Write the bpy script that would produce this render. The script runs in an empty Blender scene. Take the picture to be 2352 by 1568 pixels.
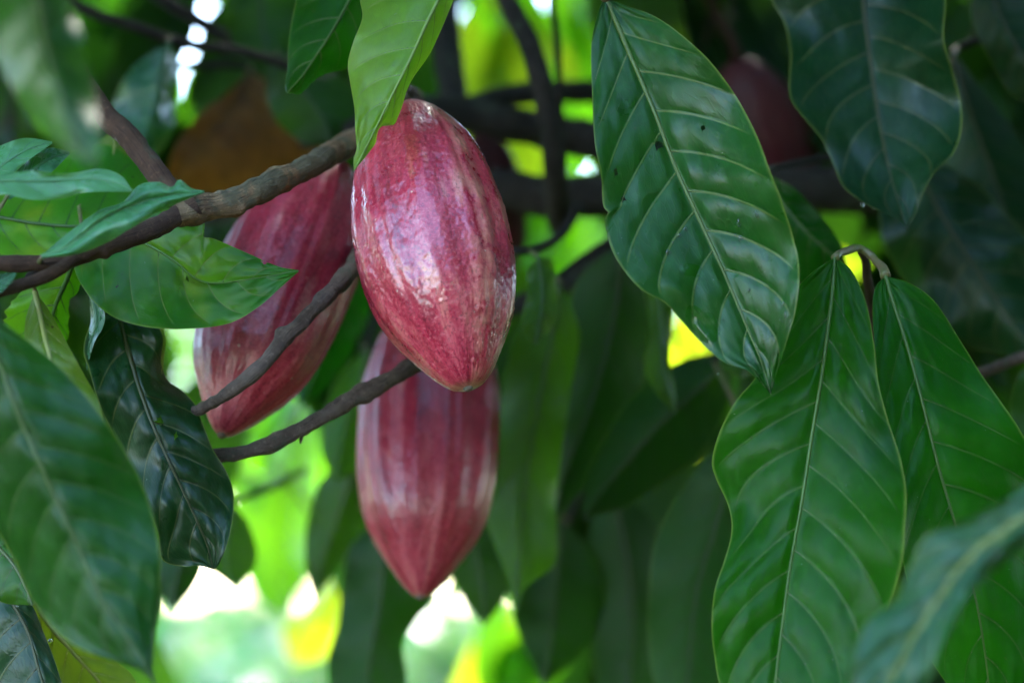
import bpy, math, random
from mathutils import Vector, Matrix, noise
rnd = random.Random(11)
R = math.radians
scn = bpy.context.scene
COL = scn.collection

# ------------------------------------------------------------------ camera
PITCH = 6.0
CAM = Vector((0, 0, 1.5))
cd = bpy.data.cameras.new('camera'); cam = bpy.data.objects.new('camera', cd); COL.objects.link(cam)
cam.location = CAM; cam.rotation_euler = (R(90 + PITCH), 0, 0)
cd.lens = 85; cd.sensor_width = 36; cd.clip_start = 0.05; cd.clip_end = 2000
cd.dof.use_dof = True; cd.dof.focus_distance = 1.47; cd.dof.aperture_fstop = 3.0; cd.dof.aperture_blades = 0
scn.camera = cam
# ------------------------------------------------------------------ light
SUN_EL, SUN_AZ = 52.0, 14.0          # azimuth measured from +Y towards +X: the sun stands beyond the tree
w = bpy.data.worlds.new('World'); scn.world = w; w.use_nodes = True
wn = w.node_tree.nodes; sky = wn.new('ShaderNodeTexSky'); sky.sky_type = 'NISHITA'; sky.sun_disc = False
sky.sun_elevation = R(SUN_EL); sky.sun_rotation = R(SUN_AZ); sky.dust_density = .6; sky.air_density = 1.1; sky.ozone_density = 3.0
wn['Background'].inputs[1].default_value = 0.15
w.node_tree.links.new(sky.outputs[0], wn['Background'].inputs[0])
sl = bpy.data.lights.new('sun', 'SUN'); sl.energy = 1.2; sl.angle = R(6); sl.color = (1, .95, .86)
so = bpy.data.objects.new('sun', sl); COL.objects.link(so)
so.rotation_euler = Vector((-math.sin(R(SUN_AZ)) * math.cos(R(SUN_EL)), -math.cos(R(SUN_AZ)) * math.cos(R(SUN_EL)), -math.sin(R(SUN_EL)))).to_track_quat('-Z', 'Y').to_euler()
so.location = (0, 6, 9)
vs = scn.view_settings; vs.view_transform = 'Standard'; vs.look = 'None'; vs.exposure = 3.72; vs.gamma = 1
scn.render.engine = 'CYCLES'
cy = scn.cycles; cy.use_denoising = True; cy.adaptive_threshold = .025; cy.max_bounces = 6; cy.diffuse_bounces = 4; cy.glossy_bounces = 3
cy.transmission_bounces = 6; cy.transparent_max_bounces = 6; cy.sample_clamp_indirect = 6; cy.caustics_reflective = False; cy.caustics_refractive = False

# ------------------------------------------------------------------ helpers
K = 36 / 85 / 2352                    # metres per photo pixel (2352 wide) per metre of depth
RC = Matrix.Rotation(R(90 + PITCH), 3, 'X')
def P(x, y, d):                       # a pixel and its distance -> a point of the place
    return CAM + RC @ Vector(((x - 1176) * K * d, -(y - 784) * K * d, -d))
def proj(v):
    q = RC.transposed() @ (v - CAM); d = -q.z
    return (q.x / (K * d) + 1176, 784 - q.y / (K * d), d)
def obj(name, me, mat=None, parent=None):
    o = bpy.data.objects.new(name, me); COL.objects.link(o)
    if mat is not None:
        me.materials.append(mat)
    if parent is not None: o.parent = parent; o.matrix_parent_inverse = Matrix.Translation(-parent.location) if parent.parent is None else Matrix()
    return o
def thing(name, label, cat, loc, group=None):
    o = bpy.data.objects.new(name, None); COL.objects.link(o); o.location = loc; o.empty_display_size = .02
    o['label'] = label; o['category'] = cat
    if group: o['group'] = group
    return o
def mesh(name, vs_, fs, smooth=True, uvs=None):
    me = bpy.data.meshes.new(name); me.from_pydata([tuple(v) for v in vs_], [], fs)
    if smooth: me.polygons.foreach_set('use_smooth', [True] * len(fs))
    for nm, data in (uvs or {}).items():
        l = me.uv_layers.new(name=nm)
        buf = []
        for f in fs:
            for i in f: buf += data[i]
        l.data.foreach_set('uv', buf)
    me.update(); return me
def cr(pts, n):                       # Catmull-Rom through pts (tuples of any length), resampled evenly to n+1
    pts = [tuple(map(float, p)) for p in pts]
    if len(pts) == 2: return [tuple(a + (b - a) * i / n for a, b in zip(*pts)) for i in range(n + 1)]
    ext = [tuple(2 * a - b for a, b in zip(pts[0], pts[1]))] + pts + [tuple(2 * a - b for a, b in zip(pts[-1], pts[-2]))]
    fine = []
    for k in range(1, len(ext) - 2):
        p0, p1, p2, p3 = ext[k - 1:k + 3]
        for s in range(16):
            t = s / 16
            fine.append(tuple(.5 * (2 * b + (c - a) * t + (2 * a - 5 * b + 4 * c - e) * t * t + (3 * b - a - 3 * c + e) * t ** 3) for a, b, c, e in zip(p0, p1, p2, p3)))
    fine.append(pts[-1])
    L = [0]
    for a, b in zip(fine, fine[1:]): L.append(L[-1] + math.hypot(a[0] - b[0], a[1] - b[1]) + 1e-9)
    out = []; j = 0
    for i in range(n + 1):
        s = L[-1] * i / n
        while j < len(L) - 2 and L[j + 1] < s: j += 1
        t = min(1, max(0, (s - L[j]) / (L[j + 1] - L[j])))
        out.append(tuple(a + (b - a) * t for a, b in zip(fine[j], fine[j + 1])))
    return out
def sst(a, b, x):
    t = min(1, max(0, (x - a) / (b - a))); return t * t * (3 - 2 * t)

# ------------------------------------------------------------------ materials
class NT:
    def __init__(s, name):
        s.m = bpy.data.materials.new(name); s.m.use_nodes = True; s.t = s.m.node_tree; s.t.nodes.clear()
    def n(s, typ, ins=None, **kw):
        nd = s.t.nodes.new('ShaderNode' + typ)
        for k, v in kw.items(): setattr(nd, k, v)
        for k, v in (ins or {}).items(): s.set(nd.inputs[k], v)
        return nd
    def set(s, sock, v):
        if isinstance(v, bpy.types.NodeSocket): s.t.links.new(v, sock)
        else: sock.default_value = (tuple(v) + (1,))[:4] if isinstance(v, (tuple, list)) and sock.type == 'RGBA' else v
    def math(s, op, a, b=0.0, c=0.0, clamp=False):
        nd = s.t.nodes.new('ShaderNodeMath'); nd.operation = op; nd.use_clamp = clamp
        for i, v in enumerate((a, b, c)): s.set(nd.inputs[i], v)
        return nd.outputs[0]
    def mix(s, f, a, b):
        nd = s.t.nodes.new('ShaderNodeMix'); nd.data_type = 'RGBA'
        s.set(nd.inputs[0], f); s.set(nd.inputs[6], a); s.set(nd.inputs[7], b); return nd.outputs[2]
    def ramp(s, f, lo, hi, a=0.0, b=1.0):
        nd = s.t.nodes.new('ShaderNodeMapRange'); nd.interpolation_type = 'SMOOTHSTEP'
        for i, v in enumerate((f, lo, hi, a, b)): s.set(nd.inputs[i], v)
        return nd.outputs[0]
    def noise(s, vec, scale, detail=3, rough=.55):
        nd = s.n('TexNoise', {'Scale': scale, 'Detail': detail, 'Roughness': rough})
        if vec is not None: s.t.links.new(vec, nd.inputs['Vector'])
        return nd.outputs[0]
    def out(s, sh): s.n('OutputMaterial', {'Surface': sh}); return s.m

def leaf_mat(name, c1, c2, tr, trf=.35, rough=.3, yellow=0., ycol=(.30, .26, .02), blem=.0, wet=0., vein=(.16, .22, .05), veinf=.7, spec=.5):
    t = NT(name)
    uv = t.n('UVMap', uv_map='UVMap').outputs[0]; ph = t.n('UVMap', uv_map='phase').outputs[0]
    sx = t.n('SeparateXYZ', {0: ph}); P_, V = sx.outputs[0], sx.outputs[1]
    obj_ = t.n('TexCoord').outputs['Object']
    info = t.n('ObjectInfo').outputs['Random']
    big = t.noise(obj_, 14, 3); fine = t.noise(obj_, 160, 4, .65); mid = t.noise(obj_, 45, 4)
    col = t.mix(t.ramp(t.math('ADD', t.math('MULTIPLY', big, .7), t.math('MULTIPLY', mid, .3)), .34, .66), c1, c2)
    hs = t.n('HueSaturation', {'Hue': t.math('ADD', .485, t.math('MULTIPLY', info, .03)), 'Saturation': 1.0, 'Value': t.math('ADD', .85, t.math('MULTIPLY', info, .3)), 'Color': col}); col = hs.outputs[0]
    col = t.mix(t.math('MULTIPLY', t.ramp(fine, .45, .75), .22), col, tuple(min(1, x * 1.9 + .012) for x in c2))
    # tertiary network
    fr = t.math('FRACT', P_); dl = t.math('MINIMUM', fr, t.math('SUBTRACT', 1.0, fr))
    lat = t.math('MULTIPLY', t.ramp(dl, .0, .045, 1, 0), t.ramp(V, .8, .97, 1, 0))
    dm = t.ramp(V, .008, .035, 1, 0)
    veinm = t.math('MAXIMUM', lat, dm)
    cv = t.n('CombineXYZ', {0: t.math('MULTIPLY', P_, 2.2), 1: t.math('MULTIPLY', V, 15.0)})
    nz = t.n('TexNoise', {'Scale': 40.0}); t.t.links.new(obj_, nz.inputs['Vector'])
    wob = t.n('VectorMath', {0: cv.outputs[0], 1: nz.outputs['Color']}, operation='ADD')
    vo = t.n('TexVoronoi', {'Scale': 1.0}, feature='DISTANCE_TO_EDGE'); t.t.links.new(wob.outputs[0], vo.inputs['Vector'])
    ter = t.ramp(vo.outputs['Distance'], 0, .09, 1, 0)
    col = t.mix(t.math('MULTIPLY', ter, .10), col, vein)
    col = t.mix(t.math('MULTIPLY', veinm, veinf), col, vein)
    col = t.mix(t.math('MULTIPLY', t.ramp(V, .965, .995), .5), col, (.22, .26, .05))
    if yellow:
        ym = t.math('MULTIPLY', t.ramp(t.noise(obj_, 22, 4), .62 - .3 * yellow, .80 - .3 * yellow), .9)
        col = t.mix(ym, col, ycol)
    trc = t.mix(t.math('MULTIPLY', veinm, .5), tr, tuple(x * .45 for x in tr))
    trc = t.mix(t.math('MULTIPLY', ter, .15), trc, tuple(x * .4 for x in tr))
    rg = t.math('ADD', t.ramp(mid, .3, .7, rough - .06, rough + .10), t.math('MULTIPLY', veinm, .12))
    if blem:
        bn = t.ramp(t.noise(obj_, 38, 5, .7), .74 - .12 * blem, .78 - .12 * blem)
        col = t.mix(bn, col, (.06, .028, .012)); trc = t.mix(bn, trc, (.05, .02, .01))
        sp = t.ramp(t.noise(obj_, 260, 1), .76, .80); col = t.mix(t.math('MULTIPLY', sp, .7), col, (.05, .03, .015))
    if wet:
        wn_ = t.math('MULTIPLY', t.ramp(t.noise(obj_, 30, 2, .5), .57, .60), t.ramp(t.n('SeparateXYZ', {0: uv}).outputs[0], .42, .55))
        col = t.mix(t.math('MULTIPLY', wn_, .75), col, (.008, .07, .004)); rg = t.math('SUBTRACT', rg, t.math('MULTIPLY', wn_, .22))
    dn = t.n('SeparateXYZ', {0: uv})
    dust = t.ramp(t.noise(obj_, 420, 1), .79, .82); col = t.mix(t.math('MULTIPLY', dust, .5), col, (.35, .38, .3))
    hgt = t.math('ADD', t.math('MULTIPLY', ter, -.2), t.math('ADD', t.math('MULTIPLY', mid, .8), t.math('MULTIPLY', fine, .25)))
    hgt = t.math('ADD', hgt, t.math('MULTIPLY', veinm, -.5))
    bp = t.n('Bump', {'Strength': .28, 'Distance': .0012, 'Height': hgt})
    pr = t.n('BsdfPrincipled', {'Base Color': col, 'Roughness': rg, 'Specular IOR Level': spec, 'Normal': bp.outputs[0]})
    tl = t.n('BsdfTranslucent', {'Color': trc})
    mx = t.n('MixShader', {0: trf, 1: pr.outputs[0], 2: tl.outputs[0]})
    return t.out(mx.outputs[0])

G = dict(
    main=leaf_mat('leaf_green_main', (.004, .052, .008), (.009, .082, .011), (.04, .24, .010), .30, .33, spec=.38, blem=.15, wet=1., vein=(.14, .20, .04)),
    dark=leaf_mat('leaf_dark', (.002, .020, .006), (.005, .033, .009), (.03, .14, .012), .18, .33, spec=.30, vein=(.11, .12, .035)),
    mid=leaf_mat('leaf_mid', (.0025, .038, .0015), (.006, .060, .002), (.035, .33, .004), .42, .34, spec=.17, blem=.12, vein=(.08, .15, .03)),
    fresh=leaf_mat('leaf_fresh', (.075, .25, .010), (.10, .30, .014), (.36, .66, .02), .52, .36, blem=.05, vein=(.28, .36, .08), veinf=.6),
    sick=leaf_mat('leaf_blemished', (.007, .060, .003), (.018, .105, .004), (.12, .42, .008), .42, .33, spec=.33, yellow=.35, ycol=(.13, .20, .010), blem=.9, vein=(.18, .25, .05)),
    yel=leaf_mat('leaf_yellowing', (.065, .13, .006), (.10, .17, .010), (.26, .40, .012), .45, .42, yellow=.3, ycol=(.20, .20, .014), blem=.5, vein=(.28, .30, .08)),
    olive=leaf_mat('leaf_olive', (.014, .060, .005), (.024, .085, .006), (.13, .34, .012), .45, .42, spec=.3, vein=(.10, .13, .04), veinf=.5),
    gloss=leaf_mat('leaf_glossy', (.012, .075, .036), (.022, .11, .05), (.10, .36, .03), .25, .27, vein=(.05, .14, .07), spec=1.0),
    dry=leaf_mat('leaf_dry_orange', (.045, .017, .006), (.27, .10, .010), (.30, .10, .01), .22, .55, yellow=.3, ycol=(.05, .018, .008), vein=(.2, .09, .02)),
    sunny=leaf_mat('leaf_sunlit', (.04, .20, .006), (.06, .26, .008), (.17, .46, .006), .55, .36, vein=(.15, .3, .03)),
    blue=leaf_mat('leaf_blue_sheen', (.003, .045, .016), (.008, .070, .024), (.06, .22, .02), .2, .33, vein=(.13, .19, .04), spec=.34),
    pale=leaf_mat('leaf_sky_sheen', (.05, .19, .075), (.08, .26, .11), (.20, .52, .05), .35, .30, vein=(.10, .26, .10), spec=.8),  # sky sheen put into the base colour of the curled leaves
    lime=leaf_mat('leaf_backlit_olive', (.022, .085, .006), (.036, .115, .008), (.18, .42, .014), .48, .40, spec=.25, vein=(.06, .13, .02)),
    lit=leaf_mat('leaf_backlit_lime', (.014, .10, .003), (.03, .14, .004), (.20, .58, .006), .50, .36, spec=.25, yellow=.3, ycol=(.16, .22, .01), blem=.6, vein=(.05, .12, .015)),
    deep=leaf_mat('leaf_deep_green', (.004, .032, .002), (.009, .050, .003), (.04, .20, .006), .30, .36, spec=.25, blem=.1, vein=(.07, .12, .025)),
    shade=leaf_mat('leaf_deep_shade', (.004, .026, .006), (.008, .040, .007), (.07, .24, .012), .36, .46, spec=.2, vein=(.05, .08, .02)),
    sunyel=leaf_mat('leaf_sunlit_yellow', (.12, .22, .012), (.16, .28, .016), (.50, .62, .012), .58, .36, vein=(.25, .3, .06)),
)

def bark_mat(name, c1, c2, lich=.0):
    t = NT(name); o = t.n('TexCoord').outputs['Object']
    uv = t.n('UVMap', uv_map='UVMap').outputs[0]
    st = t.n('Mapping', {'Vector': uv, 'Scale': (34, 5, 1)}).outputs[0]
    a = t.noise(o, 60, 6, .7); b = t.noise(o, 300, 3, .7); f = t.noise(st, 1.6, 5, .7)
    col = t.mix(t.ramp(a, .35, .65), c1, c2)
    col = t.mix(t.ramp(f, .50, .68), col, tuple(x * .38 for x in c1))
    col = t.mix(t.math('MULTIPLY', t.ramp(b, .55, .75), .5), col, tuple(min(1, x * 2.2) for x in c2))
    if lich:
        l = t.ramp(t.noise(o, 26, 5, .7), .60 - .15 * lich, .70 - .15 * lich); col = t.mix(t.math('MULTIPLY', l, .65), col, (.075, .095, .06))
        l = t.ramp(t.noise(o, 75, 4, .7), .66, .72); col = t.mix(t.math('MULTIPLY', l, .6), col, (.30, .30, .24))
    h = t.math('ADD', t.math('MULTIPLY', a, .6), t.math('ADD', t.math('MULTIPLY', f, -.8), t.math('MULTIPLY', b, .3)))
    bp = t.n('Bump', {'Strength': 1.0, 'Distance': .0045, 'Height': h})
    pr = t.n('BsdfPrincipled', {'Base Color': col, 'Roughness': .78, 'Specular IOR Level': .3, 'Normal': bp.outputs[0]})
    return t.out(pr.outputs[0])
B_main = bark_mat('bark_lichen', (.20, .112, .058), (.34, .215, .115), 1.)
B_red = bark_mat('bark_young', (.075, .036, .022), (.12, .062, .038), .2)
B_grey = bark_mat('bark_grey_twig', (.095, .060, .045), (.18, .125, .095), .5)
B_dark = bark_mat('bark_limb', (.030, .024, .020), (.055, .043, .036), .3)
def stem_mat():
    t = NT('green_stem'); o = t.n('TexCoord').outputs['Object']
    c = t.mix(t.ramp(t.noise(o, 90, 4), .35, .65), (.11, .13, .03), (.16, .10, .05))
    return t.out(t.n('BsdfPrincipled', {'Base Color': c, 'Roughness': .5}).outputs[0])
M_stem = stem_mat()
def rib_mat(name, c):
    t = NT(name); o = t.n('TexCoord').outputs['Object']
    cc = t.mix(t.noise(o, 60, 3), tuple(x * .8 for x in c), tuple(min(1, x * 1.2) for x in c))
    pr = t.n('BsdfPrincipled', {'Base Color': cc, 'Roughness': .42}); tl = t.n('BsdfTranslucent', {'Color': tuple(x * .8 for x in c)})
    return t.out(t.n('MixShader', {0: .3, 1: pr.outputs[0], 2: tl.outputs[0]}).outputs[0])
RIB = dict(main=rib_mat('vein_pale', (.11, .17, .035)), dark=rib_mat('vein_olive', (.055, .065, .02)), mid=rib_mat('vein_green', (.08, .16, .025)),
           fresh=rib_mat('vein_lime', (.22, .33, .07)), sick=rib_mat('vein_lime_dull', (.08, .19, .03)), yel=rib_mat('vein_yellow', (.3, .33, .09)),
           olive=rib_mat('vein_dull', (.09, .12, .035)), gloss=rib_mat('vein_blue', (.05, .15, .06)), dry=rib_mat('vein_brown', (.15, .07, .02)), sunny=rib_mat('vein_sun', (.15, .32, .04)), sunyel=rib_mat('vein_sun_yellow', (.25, .32, .06)), blue=rib_mat('vein_teal', (.16, .20, .04)), pale=rib_mat('vein_sky_sheen', (.10, .26, .10)), lime=rib_mat('vein_backlit', (.07, .14, .025)), lit=rib_mat('vein_lit', (.04, .11, .015)), deep=rib_mat('vein_deep', (.07, .12, .025)), shade=rib_mat('vein_shade', (.04, .07, .02)))
def water_mat():
    t = NT('water_drop'); return t.out(t.n('BsdfPrincipled', {'Base Color': (1, 1, 1), 'Roughness': .02, 'IOR': 1.33, 'Transmission Weight': 1.0}).outputs[0])
M_water = water_mat()

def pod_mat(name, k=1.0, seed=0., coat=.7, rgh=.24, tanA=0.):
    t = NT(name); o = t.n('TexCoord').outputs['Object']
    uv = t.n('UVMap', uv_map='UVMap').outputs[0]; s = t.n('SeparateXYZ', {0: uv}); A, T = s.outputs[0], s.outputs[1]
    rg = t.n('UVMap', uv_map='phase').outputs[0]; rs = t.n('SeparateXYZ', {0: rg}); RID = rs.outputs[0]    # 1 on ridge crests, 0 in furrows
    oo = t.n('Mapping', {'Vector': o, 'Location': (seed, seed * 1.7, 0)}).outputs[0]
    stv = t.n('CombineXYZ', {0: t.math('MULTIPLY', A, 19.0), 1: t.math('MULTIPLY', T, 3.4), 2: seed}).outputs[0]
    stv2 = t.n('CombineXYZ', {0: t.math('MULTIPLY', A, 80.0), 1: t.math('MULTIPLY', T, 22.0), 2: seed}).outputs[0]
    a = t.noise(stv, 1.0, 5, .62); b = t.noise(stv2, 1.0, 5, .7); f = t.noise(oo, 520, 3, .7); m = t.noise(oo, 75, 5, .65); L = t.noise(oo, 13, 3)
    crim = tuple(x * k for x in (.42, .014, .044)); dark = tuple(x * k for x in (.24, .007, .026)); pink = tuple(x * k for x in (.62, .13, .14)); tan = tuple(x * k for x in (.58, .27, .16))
    mix1 = t.math('ADD', t.math('MULTIPLY', a, .55), t.math('ADD', t.math('MULTIPLY', b, .25), t.math('MULTIPLY', m, .2)))
    col = t.mix(t.ramp(mix1, .36, .54), dark, crim)
    mp = t.math('ADD', mix1, t.math('MULTIPLY', t.math('SUBTRACT', RID, .5), .035))
    mp = t.math('ADD', mp, t.math('MULTIPLY', t.ramp(T, .6, 1.0), .05))
    col = t.mix(t.math('MULTIPLY', t.ramp(mp, .50, .68), .66), col, pink)
    lp = t.math('ADD', t.math('ADD', t.math('MULTIPLY', L, .35), t.math('MULTIPLY', a, .65)), t.math('MULTIPLY', t.math('SUBTRACT', RID, .5), .05))
    col = t.mix(t.math('MULTIPLY', t.ramp(lp, .55, .70), .62), col, tan)
    col = t.mix(t.math('MULTIPLY', t.ramp(f, .53, .66), .55), col, tuple(x * k for x in (.54, .13, .14)))
    col = t.mix(t.math('MULTIPLY', t.ramp(f, .48, .34), .6), col, tuple(x * k for x in (.085, .006, .018)))
    if tanA:                              # tan streak along one rib
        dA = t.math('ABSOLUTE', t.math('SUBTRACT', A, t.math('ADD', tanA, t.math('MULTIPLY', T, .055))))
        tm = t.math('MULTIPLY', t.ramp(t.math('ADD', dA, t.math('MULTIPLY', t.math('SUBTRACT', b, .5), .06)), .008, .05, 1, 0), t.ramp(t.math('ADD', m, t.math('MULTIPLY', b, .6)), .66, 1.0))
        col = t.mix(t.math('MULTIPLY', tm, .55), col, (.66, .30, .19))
    sp = t.ramp(t.noise(oo, 240, 1), .77, .81); col = t.mix(t.math('MULTIPLY', sp, .7), col, (.55, .42, .32))
    sc = t.math('MULTIPLY', t.ramp(t.noise(t.n('CombineXYZ', {0: t.math('MULTIPLY', A, 120.0), 1: t.math('MULTIPLY', T, 9.0), 2: seed + 4}).outputs[0], 1.0, 2), .76, .80), .8)
    col = t.mix(sc, col, (.10, .045, .025))
    col = t.mix(t.math('MULTIPLY', t.ramp(t.math('ADD', T, t.math('MULTIPLY', m, .03)), 1.0, 1.02), .7), col, (.45, .26, .18))
    h = t.math('ADD', t.math('MULTIPLY', m, .8), t.math('MULTIPLY', f, .3))
    bp = t.n('Bump', {'Strength': .30, 'Distance': .0012, 'Height': h})
    pr = t.n('BsdfPrincipled', {'Base Color': col, 'Roughness': t.ramp(m, .3, .7, rgh, rgh + .14), 'Specular IOR Level': .5, 'Coat Weight': coat, 'Coat Roughness': .11, 'Subsurface Weight': .06, 'Subsurface Radius': (.006, .002, .0015), 'Subsurface Scale': .5, 'Normal': bp.outputs[0], 'Coat Normal': bp.outputs[0]})
    return t.out(pr.outputs[0])

# ------------------------------------------------------------------ builders
def tube(name, pts, mat, parent, seg=12, n=None, rough=.06, knots=(), cap=True, px=True):
    """pts: (px x, px y, depth, radius in px) -> one bark-covered stem"""
    n = n or max(6, int(sum(math.hypot(a[0] - b[0], a[1] - b[1]) for a, b in zip(pts, pts[1:])) / 9))
    q = cr(pts, n); ctr = [P(x, y, d) if px else Vector((x, y, d)) for x, y, d, r in q]; rad = [(r * K * d if px else r) for x, y, d, r in q]
    up = Vector((.13, .9, .31)).normalized(); V = []; F = []; U = []; acc = 0; ref = None
    for i, c in enumerate(ctr):
        tdir = (ctr[min(n, i + 1)] - ctr[max(0, i - 1)]).normalized()
        if ref is None: ref = (up - tdir * up.dot(tdir)).normalized()
        else: ref = (ref - tdir * ref.dot(tdir)).normalized()
        bi = tdir.cross(ref)
        if i: acc += (c - ctr[i - 1]).length
        for k in range(seg):
            a = 2 * math.pi * k / seg; dirv = ref * math.cos(a) + bi * math.sin(a)
            rr = rad[i]
            nzv = noise.noise(c * 70 + dirv * rad[i] * 60) * .6 + noise.noise(c * 190 + dirv * rad[i] * 190) * .4
            rr *= 1 + rough * 2 * nzv
            for kt, ka, amp, wd in knots:
                dt = (i / n - kt) / wd; da = math.atan2(math.sin(a - ka), math.cos(a - ka)) / 1.0
                e = dt * dt + da * da
                if e < 6: rr += rad[i] * amp * math.exp(-e)
            V.append(c + dirv * rr); U.append((k / seg if k < seg else 1, acc * 6))
    for i in range(n):
        for k in range(seg):
            F.append((i * seg + k, i * seg + (k + 1) % seg, (i + 1) * seg + (k + 1) % seg, (i + 1) * seg + k))
    if cap:
        for i, c in ((0, ctr[0]), (n, ctr[-1])):
            V.append(c); U.append((.5, 0)); ci = len(V) - 1
            for k in range(seg): F.append((i * seg + k, i * seg + (k + 1) % seg, ci) if i else (i * seg + (k + 1) % seg, i * seg + k, ci))
    return obj(name, mesh(name, V, F, uvs={'UVMap': U}), mat, parent)

def strand(V, F, ctr, rad, seg=5):
    up = Vector((.2, 1, .1)).normalized(); n = len(ctr) - 1; b0 = len(V)
    for i, c in enumerate(ctr):
        td = (ctr[min(n, i + 1)] - ctr[max(0, i - 1)]).normalized(); a_ = (up - td * up.dot(td)).normalized(); b_ = td.cross(a_)
        for k in range(seg):
            an = 2 * math.pi * k / seg; V.append(c + (a_ * math.cos(an) + b_ * math.sin(an)) * rad[i])
    for i in range(n):
        for k in range(seg): F.append((b0 + i * seg + k, b0 + i * seg + (k + 1) % seg, b0 + (i + 1) * seg + (k + 1) % seg, b0 + (i + 1) * seg + k))

LEAVES = []
def leaf(parent, kind, mid, left, right, d, dl=.01, dr=.01, nv=8, quilt=.0012, wav=.004, nw=3.0, res=(64, 13), adv=.17, veins=True, holes=(), seed=None, label=None, jag=0., name='leaf', ribw=1.0, camber=0., cpow=1.3):
    """a blade traced base -> tip: mid / left / right polylines in px, d = depths along it, dl / dr = how much farther the side margins lie"""
    seed = len(LEAVES) * 3.7 if seed is None else seed
    nu, nh = res
    m = cr(mid, nu); l = cr(left, nu); r = cr(right, nu)
    dd = [v[0] for v in cr([(a, i * .25) for i, a in enumerate(d)], nu)] if len(d) > 2 else [d[0] + (d[-1] - d[0]) * i / nu for i in range(nu + 1)]
    f = lambda v: adv * (.55 * v + .45 * v * v)
    def uvw(u, s, v):                    # u 0..1, s side -1 left/+1 right, v 0..1
        i = u * nu; i0 = min(nu - 1, int(i)); t = i - i0
        lp = lambda A: (A[i0][0] + (A[i0 + 1][0] - A[i0][0]) * t, A[i0][1] + (A[i0 + 1][1] - A[i0][1]) * t)
        a = lp(m); b = lp(l if s < 0 else r)
        if jag and v > .6:
            j = jag * (noise.noise(Vector((u * 38, s * 5 + seed, 1.3))) + .6 * noise.noise(Vector((u * 90, s * 5 + seed, 7)))) * sst(.6, 1, v)
            b = (b[0] + (a[0] - b[0]) * j, b[1] + (a[1] - b[1]) * j)
        x = a[0] + (b[0] - a[0]) * v; y = a[1] + (b[1] - a[1]) * v
        ds = dd[i0] + (dd[i0 + 1] - dd[i0]) * t
        e = dl if s < 0 else dr
        if isinstance(e, (list, tuple)):
            k = u * (len(e) - 1); k0 = min(len(e) - 2, int(k)); e = e[k0] + (e[k0 + 1] - e[k0]) * (k - k0)
        wfall = math.sin(math.pi * min(1, max(0, u))) ** .5 if 0 < u < 1 else 0
        z = ds + e * v ** cpow * (.25 + .75 * wfall) + camber * v * (1 - v) * 4 * wfall
        z += wav * v * v * wfall * math.sin(2 * math.pi * nw * u + s * 1.1 + seed) + wav * .5 * v * wfall * noise.noise(Vector((u * 5, s * v * 2, seed)))
        phs = (u - f(v)) * (nv + 1.0) + (.5 if s < 0 else 0) + .12
        z -= .6 * quilt * (abs(math.sin(math.pi * phs)) ** .6) * sst(0, .15, v) * (1 - .6 * v ** 4) * wfall
        z += quilt * .3 * noise.noise(Vector((u * 14, s * v * 5, seed)))
        return x, y, z, phs
    V = []; U = []; PH = []; F = []
    W = 2 * nh + 2                       # the column on the midrib is doubled: the vein pattern changes sides there
    cols = [(-1, (nh - j) / nh) for j in range(nh + 1)] + [(1, j / nh) for j in range(nh + 1)]
    for i in range(nu + 1):
        for s, v in cols:
            x, y, z, p = uvw(i / nu, s, v); V.append(P(x, y, z)); U.append((i / nu, .5 + .5 * s * v)); PH.append((p, v))
    px = [proj(v)[:2] for v in V] if holes else None
    dead = set()
    for hx, hy, hr in holes:
        for k, (x, y) in enumerate(px):
            ang = math.atan2(y - hy, x - hx); rr = hr * (1 + .35 * noise.noise(Vector((math.cos(ang) * 1.5, math.sin(ang) * 1.5, hx))))
            dist = math.hypot(x - hx, y - hy)
            if dist < rr * .99: dead.add(k)
            elif dist < rr + 5.5:         # pull the ring onto the hole's rim
                q = proj(V[k]); V[k] = P(hx + (x - hx) * rr / dist, hy + (y - hy) * rr / dist, q[2])
    for i in range(nu):
        for j in range(W - 1):
            if j == nh: continue
            q = (i * W + j, i * W + j + 1, (i + 1) * W + j + 1, (i + 1) * W + j)
            if dead and any(k in dead for k in q):
                if all(k in dead for k in q) or sum(k in dead for k in q) >= 1: continue
            F.append(q)
    lo = obj(name, mesh(name, V, F, uvs={'UVMap': U, 'phase': PH}), G[kind], parent)
    if label: lo['label'] = label
    LEAVES.append(lo)
    if veins:
        n2 = 40; VV = []; FF = []
        ctr = []; rad = []
        wd = max(abs(l[nu // 2][0] - r[nu // 2][0]), 60) * K * dd[nu // 2]
        for i in range(n2 + 1):
            x, y, z, _ = uvw(i / n2, 1, 0); ctr.append(P(x, y, z - .0002)); rad.append(ribw * (.0014 * (1 - i / n2) ** .8 + .0003))
        strand(VV, FF, ctr, rad, 6)
        o = obj('midrib', mesh('midrib', VV, FF), RIB[kind], lo)
        VV = []; FF = []
        for s in (-1, 1):
            for k in range(0, nv + 1):
                u0 = (k + (.5 if s < 0 else 0) * -1 + (1 if s < 0 else 0) - .12) / (nv + 1.0)
                if not .03 < u0 < .93: continue
                u0j = u0
                ctr = []; rad = []
                for q in range(13):
                    v = .93 * q / 12; u = u0j + f(v)
                    if u > .985: break
                    x, y, z, _ = uvw(u, s, v); ctr.append(P(x, y, z)); rad.append(ribw * (.00048 * (1 - v) + .00013))
                if len(ctr) > 3: strand(VV, FF, ctr, rad, 4)
        obj('vein_network', mesh('vein_network', VV, FF), RIB[kind], lo)
    return lo
def petiole(parent, pts, mat=None, r=None): return tube('petiole', pts, mat or M_stem, parent, seg=8, rough=.04)

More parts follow.
